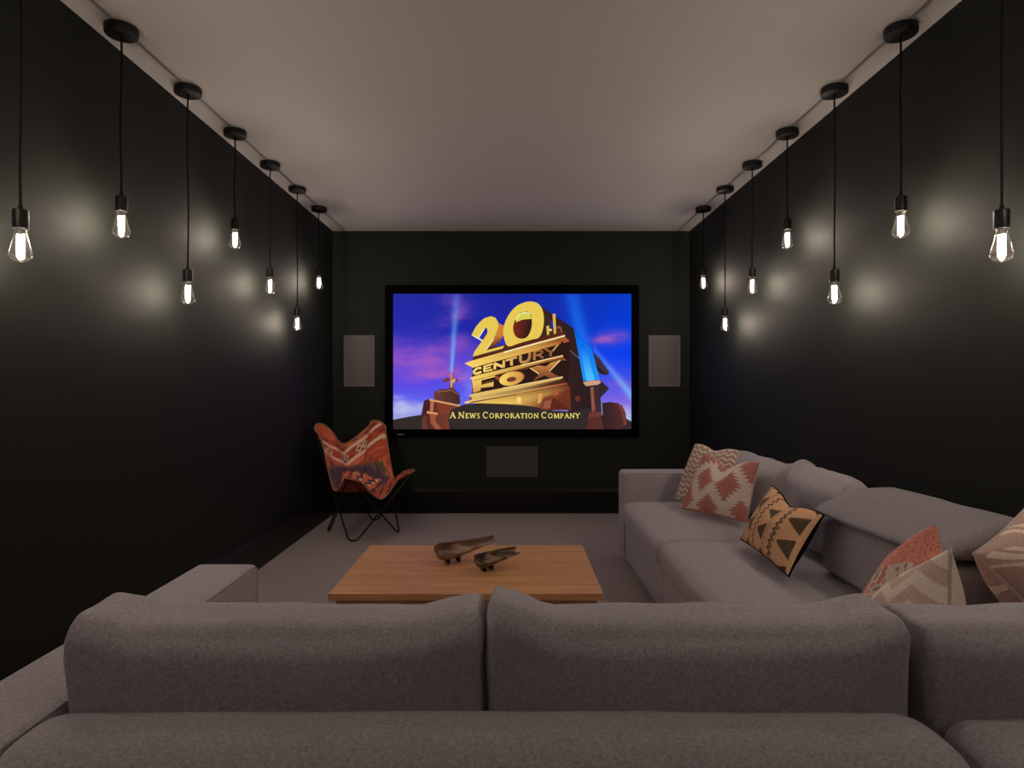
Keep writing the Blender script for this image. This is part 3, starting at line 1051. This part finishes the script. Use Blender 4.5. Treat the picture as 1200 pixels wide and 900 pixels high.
# --- sofa along the wall, turning the corner
sb = empty('corner_sofa', (1.2, 2.6, 0), 'long grey wool corner sofa along the wall, arm towards the screen, scattered with cushions', 'sofa')
soft('arm', sb, 0.742, 1.60, 4.075, 4.285, 0.05, 0.606, r=0.028, mids=(8, 3, 6), bulge=(0, 0.002, 0.003))
seam('arm_piping', sb, [(0.748, 4.082, z) for z in (0.08, 0.3, 0.5)] + [(0.752, 4.082, 0.592), (0.775, 4.082, 0.600), (1.2, 4.082, 0.602), (1.55, 4.082, 0.602)], 0.0032)
for (y0, y1) in ((3.065, 4.07), (2.045, 3.06), (1.145, 2.04)):
    soft('base', sb, 0.752 if y0 > 2 else 0.775, 1.40, y0, y1, 0.05, 0.272, r=0.012, mids=(6, 8, 3))
soft('back_frame', sb, 1.45, 1.615, 1.155, 4.07, 0.05, 0.60, r=0.05, mids=(3, 20, 5))
soft('back_frame', sb, 0.770, 1.615, 0.95, 1.150, 0.05, 0.604, r=(0.06, 0.07, 0.06), mids=(8, 3, 5), wob=0.003, wobf=4, deform=drop)
def seat_deform(y0, y1):
    def f(p, u):
        # fine cross-creases at the front lip
        k = smooth(0.98, 0.80, p.x) * smooth(0.33, 0.43, p.z)
        p.z += 0.0035 * k * math.sin(p.y * 95 + 3 * math.sin(p.y * 13)) * 0.6
        p.z -= 0.010 * smooth(0.86, 0.73, p.x) * smooth(0.3, 0.43, p.z)
        return p
    return f
for i, (y0, y1) in enumerate(((3.062, 4.068), (2.058, 3.054), (1.15, 2.05))):
    soft('seat_cushion', sb, 0.722 if i < 2 else 0.775, 1.42, y0, y1, 0.278, 0.425, r=0.05, mids=(10, 26, 3), bulge=(0.006, 0, 0.014), wob=0.003, seed=20 + i, deform=seat_deform(y0, y1))
# back cushions along the wall
def side_cushion(y0, y1, z1, ear0, ear1, sag, seed, x0=1.335, x1=1.49, lean=0.045):
    soft('back_cushion', sb, x0, x1, y0, y1, 0.432, z1, r=0.08, mids=(4, 16, 8), bulge=(0.03, 0.0, 0.01), wob=0.008, wobf=6, seed=seed,
         deform=back_cushion_deform(sag, ear0, ear1, lean, y0, y1, 0.432, z1, axis=1))
side_cushion(3.13, 4.06, 0.765, 0.02, 0.0, 0.0, 31)
side_cushion(2.53, 3.12, 0.780, -0.01, 0.045, -0.01, 37)
soft('back_cushion', sb, 1.262, 1.43, 1.78, 2.52, 0.442, 0.668, r=0.03, mids=(4, 12, 6), bulge=(0.008, 0, 0), wob=0.003, seed=41)
# folded-over headrest on the last stretch of the back
def head_deform(p, u):
    d = max(0.0, (1.45 - p.x) / 0.25)
    t = max(0.0, min(1.0, (p.z - 0.665) / 0.12))
    p.z += -0.080 * d ** 1.4 * t + 0.012 * d * (1 - t)
    p.z += 0.012 * smooth(2.2, 1.7, p.y)
    # the far end is cut on the slant, its front corner leads
    k = smooth(2.2, 2.56, p.y)
    p.y += 0.06 * k * (p.x - 1.25) / 0.25
    return p
soft('headrest', sb, 1.215, 1.60, 1.76, 2.50, 0.672, 0.778, r=0.05, mids=(9, 12, 3), bulge=(0, 0, 0.008), wob=0.004, wobf=5, seed=51, deform=head_deform, mat='sofa_shaded',
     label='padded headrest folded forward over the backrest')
soft('back_cushion', sb, 0.764, 1.42, 1.155, 1.345, 0.445, 0.746, r=(0.022, 0.055, 0.045), mids=(16, 4, 8), bulge=(0, 0.03, 0.008), wob=0.008, wobf=6, seed=61,
     deform=back_cushion_deform(0.0, -0.002, 0.01, -0.025, 0.764, 1.42, 0.445, 0.748, taper=0.02))
for (x, y) in ((0.82, 4.2), (1.52, 4.2), (0.82, 3.0), (0.85, 1.0), (1.52, 1.0)):
    g = bevel_box(x - 0.03, x + 0.03, y - 0.03, y + 0.03, 0.0, 0.052, 0.004, 1)
    mesh_obj('foot', g[0], g[1], M['black_metal'], sb, origin=sb.location)

# ---------------------------------------------------------------- coffee table
TX0, TX1, TY0, TY1, TZ = -0.696, 0.352, 2.35, 3.05, 0.40
ct = empty('coffee_table', ((TX0 + TX1) / 2, (TY0 + TY1) / 2, 0), 'low rectangular oak coffee table on the carpet in front of the sofa', 'coffee table')
for (a, b) in ((TY0, 2.7075), (2.7088, TY1)):
    g = bevel_box(TX0, TX1, a, b, TZ - 0.026, TZ, 0.0012, 1)
    mesh_obj('plank', g[0], g[1], M['wood'], ct, origin=ct.location)
ins = 0.022
g = merge(bevel_box(TX0 + ins, TX1 - ins, TY0 + ins, TY0 + ins + 0.025, TZ - 0.105, TZ - 0.026, 0.002, 1),
          bevel_box(TX0 + ins, TX1 - ins, TY1 - ins - 0.025, TY1 - ins, TZ - 0.105, TZ - 0.026, 0.002, 1),
          bevel_box(TX0 + ins, TX0 + ins + 0.025, TY0 + ins + 0.025, TY1 - ins - 0.025, TZ - 0.105, TZ - 0.026, 0.002, 1),
          bevel_box(TX1 - ins - 0.025, TX1 - ins, TY0 + ins + 0.025, TY1 - ins - 0.025, TZ - 0.105, TZ - 0.026, 0.002, 1))
mesh_obj('apron', g[0], g[1], M['wood'], ct, origin=ct.location)
for x in (TX0 + 0.06, TX1 - 0.06):
    for y in (TY0 + 0.06, TY1 - 0.06):
        g = bevel_box(x - 0.035, x + 0.035, y - 0.035, y + 0.035, 0.0, TZ - 0.026, 0.004, 1)
        mesh_obj('leg', g[0], g[1], M['wood'], ct, origin=ct.location)

# ---------------------------------------------------------------- polished horn dishes
def mat_horn(name, c0, c1, c2, scale):
    m, nt, b = new_mat(name)
    b.inputs['Roughness'].default_value = 0.10
    b.inputs['Coat Weight'].default_value = 1.0
    b.inputs['Coat Roughness'].default_value = 0.05
    tc = nt.nodes.new('ShaderNodeTexCoord')
    mp = nt.nodes.new('ShaderNodeMapping')
    mp.inputs['Scale'].default_value = (3, 16, 16)
    nz = nt.nodes.new('ShaderNodeTexNoise')
    nz.inputs['Scale'].default_value = scale
    nz.inputs['Detail'].default_value = 4
    nz.inputs['Distortion'].default_value = 0.8
    nt.links.new(tc.outputs['Object'], mp.inputs['Vector'])
    nt.links.new(mp.outputs['Vector'], nz.inputs['Vector'])
    ramp = nt.nodes.new('ShaderNodeValToRGB')
    e = ramp.color_ramp.elements
    e[0].position, e[0].color = 0.36, c0
    e[1].position, e[1].color = 0.66, c2
    k = e.new(0.52)
    k.color = c1
    nt.links.new(nz.outputs['Fac'], ramp.inputs[0])
    nt.links.new(ramp.outputs[0], b.inputs['Base Color'])
    return m

def horn_dish(name, p0, p1, rise, r0, r1, mat, label, roll):
    """a horn split lengthwise: an open trough that narrows and lifts towards its tip"""
    p0, p1 = Vector(p0), Vector(p1)
    ax = p1 - p0
    L = ax.length
    d = ax.normalized()
    side = Vector((-d.y, d.x, 0))
    root = empty(name, (p0.x + ax.x * 0.4, p0.y + ax.y * 0.4, TZ), label, 'horn dish')
    o = root.location
    n, m = 26, 16
    th = 0.006
    V, F = [], []
    def ring(t, inner):
        # swelling then narrowing
        r = (r0 + (r1 - r0) * t ** 1.2) * (0.86 + 0.14 * math.sin(math.pi * min(1, 0.15 + t * 0.8)))
        if t < 0.16:
            r *= 0.30 + 0.70 * math.sqrt(max(0, 1 - ((0.16 - t) / 0.16) ** 2))
        if inner:
            r -= th
        cen = p0 + d * (L * t) + side * (0.02 * math.sin(math.pi * t)) + Vector((0, 0, 0.010 + r0 * 0.90 + rise * (max(0, t - 0.25) / 0.75) ** 1.5 + 0.010 * max(0, 1 - t / 0.25) ** 2))
        arcw = math.radians(205 - 20 * t)
        out = []
        for k in range(m + 1):
            a = -math.pi / 2 - arcw / 2 + arcw * k / m + roll
            out.append(cen + side * (r * math.cos(a)) + Vector((0, 0, 1)) * (r * math.sin(a) * 0.92))
        return out
    for inner in (False, True):
        for i in range(n + 1):
            V += ring(i / n, inner)
    S = (n + 1) * (m + 1)
    idx = lambda s, i, k: s * S + i * (m + 1) + k
    for i in range(n):
        for k in range(m):
            F.append((idx(0, i, k), idx(0, i, k + 1), idx(0, i + 1, k + 1), idx(0, i + 1, k)))
            F.append((idx(1, i, k), idx(1, i + 1, k), idx(1, i + 1, k + 1), idx(1, i, k + 1)))
        F.append((idx(0, i, 0), idx(0, i + 1, 0), idx(1, i + 1, 0), idx(1, i, 0)))
        F.append((idx(0, i, m), idx(1, i, m), idx(1, i + 1, m), idx(0, i + 1, m)))
    for k in range(m):
        F.append((idx(0, 0, k), idx(1, 0, k), idx(1, 0, k + 1), idx(0, 0, k + 1)))
        F.append((idx(0, n, k), idx(0, n, k + 1), idx(1, n, k + 1), idx(1, n, k)))
    mesh_obj('trough', V, F, mat, root, smooth=True, origin=o)
    for t in (0.22, 0.40):
        low = min(v.z for v in ring(t, False))
        cpt = p0 + d * (L * t) + side * (0.02 * math.sin(math.pi * t))
        for s in (-1, 1):
            q = cpt + side * (s * r0 * 0.28)
            g = lathe([(0, low + 0.006), (0.007, low + 0.006), (0.006, TZ + 0.002), (0.005, TZ), (0, TZ)], 12, (q.x, q.y, 0))
            mesh_obj('foot', g[0], g[1], M['black_metal'], root, smooth=False, origin=o)
    return root
horn_a = mat_horn('horn_taupe', rgb(112, 84, 70), rgb(146, 114, 98), rgb(206, 178, 158), 1.4)
horn_b = mat_horn('horn_dark', rgb(30, 24, 22), rgb(104, 82, 68), rgb(204, 166, 134), 1.7)
horn_dish('horn_dish', (-0.335, 2.715, TZ), (-0.075, 2.83, TZ), 0.036, 0.052, 0.021, horn_a,
          'larger taupe polished horn dish lying on the coffee table', 0.55)
horn_dish('horn_dish', (-0.150, 2.60, TZ), (0.030, 2.72, TZ), 0.022, 0.042, 0.026, horn_b,
          'smaller dark streaked polished horn dish on the coffee table', 0.45)

# ---------------------------------------------------------------- butterfly chair
TA = Vector((-1.545, 4.95, 0.850))
TB = Vector((-1.167, 5.45, 0.846))
TC = Vector((-0.793, 4.95, 0.490))
TD = Vector((-1.175, 4.50, 0.496))
FA = Vector((-1.50, 5.01, 0.0075))
FB = Vector((-1.19, 5.42, 0.0075))
FC = Vector((-0.885, 4.957, 0.0075))
FD = Vector((-1.198, 4.645, 0.0075))
bch = empty('butterfly_chair', (-1.2, 5.0, 0), 'butterfly chair with rust kilim sling on a black rod frame below the wall speaker', 'chair')
bo = bch.location
lat = (TB - TA); lat.z = 0; lat.normalize()
fwd = Vector((lat.y, -lat.x, 0))
def rod_loop(t0, f0, t1, f1):
    """closed rod: tip, foot, tip, foot"""
    pts = []
    seq = [t0, f0, t1, f1]
    for i, p in enumerate(seq):
        a, b = seq[i - 1], seq[(i + 1) % 4]
        if i % 2 == 0:
            da, db = (a - p).normalized(), (b - p).normalized()
            side = (db - da).normalized()
            if p.z > 0.7:
                p = p - fwd * 0.045 - Vector((0, 0, 0.012))
            pts += [p - side * 0.02 - Vector((0, 0, 0.012)), p + side * 0.02 - Vector((0, 0, 0.012))]
        else:
            ha = Vector((a.x - p.x, a.y - p.y, 0)).normalized()
            hb = Vector((b.x - p.x, b.y - p.y, 0)).normalized()
            pts += [p + ha * 0.04, p + hb * 0.04]
    return fillet(pts, 0.03, 5, closed=True)
for name, lp in (('rod_frame', rod_loop(TA, FD, TC, FB)), ('rod_frame', rod_loop(TB, FC, TD, FA))):
    V, F = tube(lp, 0.0072, 8, closed=True)
    mesh_obj(name, V, F, M['black_metal'], bch, smooth=True, origin=bo)

mAB = Vector((-1.40, 5.19, 0.69)); mBC = Vector((-0.985, 5.2, 0.395)); mCD = Vector((-0.995, 4.74, 0.310)); mDA = Vector((-1.36, 4.735, 0.385))
cen = Vector((-1.175, 4.97, 0.335))
def tip_pts(m1, t, m2, w=0.085, back=0.055):
    o2 = (t - cen); o2.z *= 0.8; o2.normalize()
    sd = (m1 - m2); sd -= o2 * sd.dot(o2); sd.normalize()
    e = t + o2 * 0.02 + Vector((0, 0, 0.004))
    return [e - o2 * back * 2.2 + sd * (w * 1.02), e - o2 * back * 0.62 + sd * (w * 0.78), e, e - o2 * back * 0.62 - sd * (w * 0.78), e - o2 * back * 2.2 - sd * (w * 1.02)]
ctrl = (tip_pts(mDA, TA, mAB) + [mAB] + tip_pts(mAB, TB, mBC) + [mBC] + tip_pts(mBC, TC, mCD, 0.06, 0.05) + [mCD]
        + tip_pts(mCD, TD, mDA, 0.06, 0.05) + [mDA])
def catmull(pts, per):
    out = []
    n = len(pts)
    for i in range(n):
        p0, p1, p2, p3 = pts[i - 1], pts[i], pts[(i + 1) % n], pts[(i + 2) % n]
        for k in range(per):
            t = k / per
            out.append(0.5 * ((2 * p1) + (p2 - p0) * t + (2 * p0 - 5 * p1 + 4 * p2 - p3) * t * t + (3 * p1 - p0 - 3 * p2 + p3) * t ** 3))
    return out
rim = catmull(ctrl, 16)
NB = len(rim)
NR = 90
def sling_point(i, r):
    b = rim[i]
    p = cen.lerp(b, r)
    p.z = cen.z + (b.z - cen.z) * r ** 1.55
    # the back panel bows outward a little like cloth pulled over four points
    p -= fwd * (0.05 * math.sin(math.pi * r) * max(0.0, -(b - cen).dot(fwd)) / 0.4)
    return p
RUST = (200, 94, 66); RUST2 = (226, 124, 92); CREAM = (240, 214, 184); INK = (92, 76, 90); OLIVE = (128, 106, 74); MAROON = (164, 64, 52)
def sling_color(p):
    l = (p - cen).dot(lat)
    f = (p - cen).dot(fwd)
    z = p.z - cen.z
    v = z * smooth(0.12, -0.04, f) - 0.58 * max(0, abs(l) - 0.02) * smooth(0.04, 0.22, z) * smooth(0.08, -0.04, f) - 0.75 * max(0.0, f)
    base = RUST if noise.noise(Vector((l * 5, v * 90, 1))) < 0.12 else RUST2
    def inb(a, b):
        return a <= v <= b
    if inb(0.268, 0.292) or inb(0.180, 0.204):
        return CREAM
    if inb(0.204, 0.268):
        yy = (v - 0.236) / 0.032
        for c0 in (-0.215, -0.16, -0.035, 0.02, 0.15, 0.205):
            d = abs(l - c0) / 0.030 + abs(yy)
            if d < 0.55:
                return OLIVE
            if d < 1.0:
                return CREAM
        return MAROON if noise.noise(Vector((l * 14, v * 40, 5))) > 0.1 else RUST
    if inb(0.306, 0.320) and math.sin(l * 60) > 0.1:
        return INK
    if abs(abs(l) - 0.225) < 0.020 and 0.085 < v < 0.130 and (round(l * 90) + round(v * 90)) % 2:
        return INK
    if v < 0.16:
        st = round((v - 0.055) * 70) / 70.0
        m = 0.118 - round(abs(l + 0.01) * 80) / 80.0 * 0.40 - abs(st) * 0.85
        if 0.0 < m < 0.009:
            return OLIVE
        if 0.009 <= m < 0.036:
            return INK
        if m >= 0.036:
            k = (l * 7 - st * 20 + 0.3) % 1.0
            return INK if k < 0.34 else (CREAM if k < 0.44 and l > 0 else RUST2)
        if st < -0.10 and (l * 8 - st * 16) % 1.0 < 0.3:
            return INK
    return base
V, F, K = [], [], []
V.append(cen.copy()); K.append(sling_color(cen))
rs = [0.0] + [(k / NR) for k in range(1, NR + 1)]
for k in range(1, NR + 1):
    for i in range(NB):
        p = sling_point(i, rs[k])
        V.append(p)
        c = sling_color(p)
        if k >= NR - 1:
            c = (176, 120, 84)
        K.append(c)
ix = lambda k, i: 1 + (k - 1) * NB + (i % NB)
for i in range(NB):
    F.append((0, ix(1, i), ix(1, i + 1)))
for k in range(1, NR):
    for i in range(NB):
        F.append((ix(k, i), ix(k + 1, i), ix(k + 1, i + 1), ix(k, i + 1)))
# give the cloth a second, striped underside a few millimetres below
n0 = len(V)
top_f = list(F)
nrm = [Vector((0, 0, 0)) for _ in V]
for q in top_f:
    a = (V[q[1]] - V[q[0]]).cross(V[q[2]] - V[q[0]])
    for i in q:
        nrm[i] += a
flip = -1 if nrm[0].z > 0 else 1
for i in range(n0):
    nn = nrm[i].normalized() * flip
    V.append(V[i] + nn * 0.005)
    l = (V[i] - cen).dot(lat)
    K.append((196, 92, 62) if math.sin(l * 230 + 2 * math.sin(V[i].z * 20)) > -0.25 else (122, 54, 40))
F += [tuple(n0 + i for i in reversed(q)) for q in top_f]
for i in range(NB):
    F.append((ix(NR, i), ix(NR, i + 1), n0 + ix(NR, i + 1), n0 + ix(NR, i)))
sl = mesh_obj('sling', V, F, M['print'], bch, smooth=True, origin=bo)
sl['label'] = 'rust kilim sling with cream diamond bands and dark stepped medallion'
at = sl.data.color_attributes.new('print', 'FLOAT_COLOR', 'POINT')
for i, k in enumerate(K):
    at.data[i].color = rgb(*k)
V, F = tube(rim, 0.0048, 6, closed=True)
mesh_obj('edge_binding', V, F, M['piping_tan'], bch, smooth=True, origin=bo)

# ---------------------------------------------------------------- scatter cushions
def pillow(label, corners, thick, front, back, chop=0.0, chop_w=0.4, n=140, piping=None, expo=0.5, pinch=0.06, lump=0.004, seed=0.0, back_col=None, name='scatter_cushion'):
    """corners TL, TR, BR, BL of the seam; front and back are colour functions of (u, v), v up"""
    TL, TR, BR, BL = [Vector(c) for c in corners]
    base = (TL + TR + BR + BL) / 4
    root = empty(name, (base.x, base.y, min(BR.z, BL.z)), label, 'cushion')
    o = root.location
    nm = (TR - TL + BR - BL).cross(TL - BL + TR - BR).normalized()
    up = ((TL + TR) - (BL + BR)).normalized()
    def seam_pt(u, v):
        s, t = (u + 1) / 2, (v + 1) / 2
        uu = u * (1 - pinch * (1 - v * v) * abs(u))
        vv = v * (1 - pinch * (1 - u * u) * abs(v))
        s, t = (uu + 1) / 2, (vv + 1) / 2
        p = (BL * (1 - s) + BR * s) * (1 - t) + (TL * (1 - s) + TR * s) * t
        if chop:
            p -= up * (chop * math.exp(-(u / chop_w) ** 2) * smooth(-0.6, 1.0, v) ** 2)
        return p
    def side_geo(sign):
        V, K = [], []
        for j in range(n + 1):
            for i in range(n + 1):
                # denser towards the seam so the edge stays round
                u = math.sin((i / n - 0.5) * math.pi * 0.92) / math.sin(0.46 * math.pi)
                v = math.sin((j / n - 0.5) * math.pi * 0.92) / math.sin(0.46 * math.pi)
                p = seam_pt(u, v)
                h = max(0.0, (1 - u * u) * (1 - v * v)) ** expo * thick / 2
                if chop:
                    h *= 1 - 0.35 * math.exp(-(u / (chop_w * 0.7)) ** 2) * smooth(-0.1, 1, v)
                h += lump * noise.noise(Vector((u * 2.2 + seed, v * 2.2, sign * 3.0))) * min(1, 4 * h / thick)
                V.append(p + nm * (sign * h))
                K.append((front if sign > 0 else back)((u + 1) / 2, (v + 1) / 2))
        F = []
        for j in range(n):
            for i in range(n):
                a = j * (n + 1) + i
                q = (a, a + 1, a + n + 2, a + n + 1)
                F.append(q if sign > 0 else tuple(reversed(q)))
        return V, F, K
    for sign, nme in ((1, 'cover_front'), (-1, 'cover_back')):
        V, F, K = side_geo(sign)
        ob = mesh_obj(nme, V, F, M['print'], root, smooth=True, origin=o)
        at = ob.data.color_attributes.new('print', 'FLOAT_COLOR', 'POINT')
        for i, k in enumerate(K):
            at.data[i].color = rgb(*k)
    edge = []
    for k in range(24): edge.append(seam_pt(-1 + 2 * k / 24, -1))
    for k in range(24): edge.append(seam_pt(1, -1 + 2 * k / 24))
    for k in range(24): edge.append(seam_pt(1 - 2 * k / 24, 1))
    for k in range(24): edge.append(seam_pt(-1, 1 - 2 * k / 24))
    V, F = tube(edge, 0.0042 if piping else 0.002, 6, closed=True)
    mesh_obj('piping' if piping else 'seam', V, F, piping or M['piping_cream'], root, smooth=True, origin=o)
    return root

def tri(x):
    return abs((x % 1.0) * 2 - 1)

def chevron(dark, light, fx, fy, amp, ratio=0.4):
    def f(u, v):
        t = (v * fy + amp * tri(u * fx)) % 1.0
        return light if t < ratio else dark
    return f

PINKD, PINKL = (192, 130, 120), (228, 212, 200)
def ikat(u, v):
    # ragged diamonds: every few rows a sharp tooth sticks out at the side
    best = -9
    for (cu, cv, ru, rv) in ((0.31, 0.60, 0.155, 0.24), (0.70, 0.55, 0.185, 0.28), (0.06, 0.20, 0.17, 0.26), (0.46, 0.13, 0.17, 0.22), (0.93, 0.14, 0.15, 0.20),
                             (0.05, 0.99, 0.30, 0.24), (0.47, 1.03, 0.2, 0.14), (0.99, 0.93, 0.22, 0.30), (-0.03, 0.60, 0.08, 0.2)):
        ph = (v * 17 + cu * 3.0) % 1.0
        saw = (0.5 - ph) * 0.42
        d = 1 - abs(u - cu) / ru - abs(v - cv) / rv + saw * min(1.0, abs(u - cu) / (ru * 0.25))
        best = max(best, d)
    if v < 0.03:
        return (204, 130, 116)
    if best > 0:
        return PINKD if best < 0.5 else (188, 124, 108)
    return PINKL
def ikat2(u, v):
    if v > 0.70 + 0.12 * (1 - u):
        return (236, 158, 144) if noise.noise(Vector((u * 30, v * 60, 0))) > -0.30 else (196, 116, 98)
    n = noise.noise(Vector((u * 9, v * 9, 2))) + 0.5 * noise.noise(Vector((u * 22, v * 22, 7)))
    if v < 0.2 or u < 0.1:
        return (206, 144, 128) if n < 0.25 else (222, 176, 158)
    if n > 0.26:
        return (220, 140, 126)
    if n < -0.36:
        return (176, 150, 136)
    return (230, 214, 200)

TAN, INKB, CHAR = (222, 176, 136), (30, 24, 22), (104, 86, 66)
def mud(u, v):
    """bands across the short side: zigzag lines, rows of wedges and dotted lines"""
    x = u
    for z0, w, f in ((0.055, 0.008, 10), (0.335, 0.010, 10), (0.665, 0.012, 10)):
        zz = z0 + 0.042 * tri(v * f)
        if abs(x - zz) < w:
            return INKB
        if z0 > 0.5 and abs(x - zz - 0.028) < 0.006:
            return INKB
    for t0, wd in ((0.125, 0.115), (0.415, 0.135), (0.775, 0.19)):
        s = (x - t0) / wd
        if 0.0 < s < 1 and tri(v * 2.6 + 0.15) > 0.22 + 0.66 * (1 - s):
            return CHAR if noise.noise(Vector((u * 120, v * 120, 0))) > -0.2 else (72, 58, 44)
    for d0 in (0.27, 0.585):
        if abs(x - d0) < 0.006 and (v * 30) % 1 < 0.6:
            return INKB
        if abs(x - d0 + 0.016) < 0.003:
            return (190, 142, 106)
    return TAN
black = lambda u, v: (12, 11, 11)
cream = lambda u, v: (242, 228, 212)

pillow('taupe and cream chevron cushion propped against the sofa arm, behind the pink one',
       [(1.160, 3.89, 0.815), (1.325, 3.60, 0.805), (1.24, 3.58, 0.485), (1.030, 3.87, 0.478)], 0.11,
       chevron((176, 148, 136), (230, 212, 200), 7, 11, 0.55, 0.38), cream, chop=0.03, piping=M['piping_cream'], seed=1, pinch=-0.03)
pillow('cream cushion with dusty pink ragged diamonds, in front of the chevron cushion',
       [(1.128, 3.62, 0.790), (1.300, 3.234, 0.785), (1.250, 3.27, 0.458), (0.990, 3.62, 0.464)], 0.13,
       ikat, cream, chop=0.055, chop_w=0.38, seed=2, pinch=0.05)
pillow('long tan cushion with black zigzags and wedges, black behind, on the sofa seat',
       [(1.225, 2.90, 0.718), (1.180, 2.33, 0.704), (1.045, 2.325, 0.475), (1.070, 2.88, 0.475)], 0.12,
       mud, black, chop=0.03, seed=3, piping=M['black_cloth'])
pillow('rose red and cream worn-pattern cushion behind the cream zigzag one',
       [(1.13, 1.86, 0.678), (1.160, 1.685, 0.815), (1.18, 1.64, 0.48), (1.005, 1.85, 0.475)], 0.09, ikat2, cream, seed=4, pinch=-0.08)
pillow('cream cushion with faint taupe zigzags and corded edge, in front of the rose one',
       [(1.015, 1.68, 0.625), (1.060, 1.49, 0.805), (1.02, 1.43, 0.48), (0.955, 1.58, 0.48)], 0.24,
       chevron((214, 190, 178), (244, 230, 216), 3, 4, 0.6, 0.5), cream, seed=5, piping=M['piping_cream'])

MAUVE, IVORY = (192, 162, 150), (236, 218, 198)
def floral(u, v):
    d = math.hypot(u - 0.32, v - 0.70)
    a = math.atan2(v - 0.70, u - 0.32)
    leaf = 0.28 + 0.12 * math.cos(5 * a) + 0.05 * noise.noise(Vector((u * 6, v * 6, 3)))
    if 0.08 < d < leaf and math.sin(a * 22 + 30 * d) > -0.35:
        return IVORY
    if noise.noise(Vector((u * 7, v * 7, 9))) > 0.32:
        return IVORY
    return MAUVE
def floral_back(u, v):
    return IVORY if noise.noise(Vector((u * 8 + 4, v * 8, 5))) > 0.38 else MAUVE
pillow('mauve cushion with ivory leaf pattern and corded edge, in the sofa corner',
       [(1.145, 1.53, 0.78), (1.49, 1.76, 0.875), (1.57, 1.62, 0.70), (1.355, 1.455, 0.53)], 0.25, floral, floral_back, seed=6, piping=M['piping_cream'])
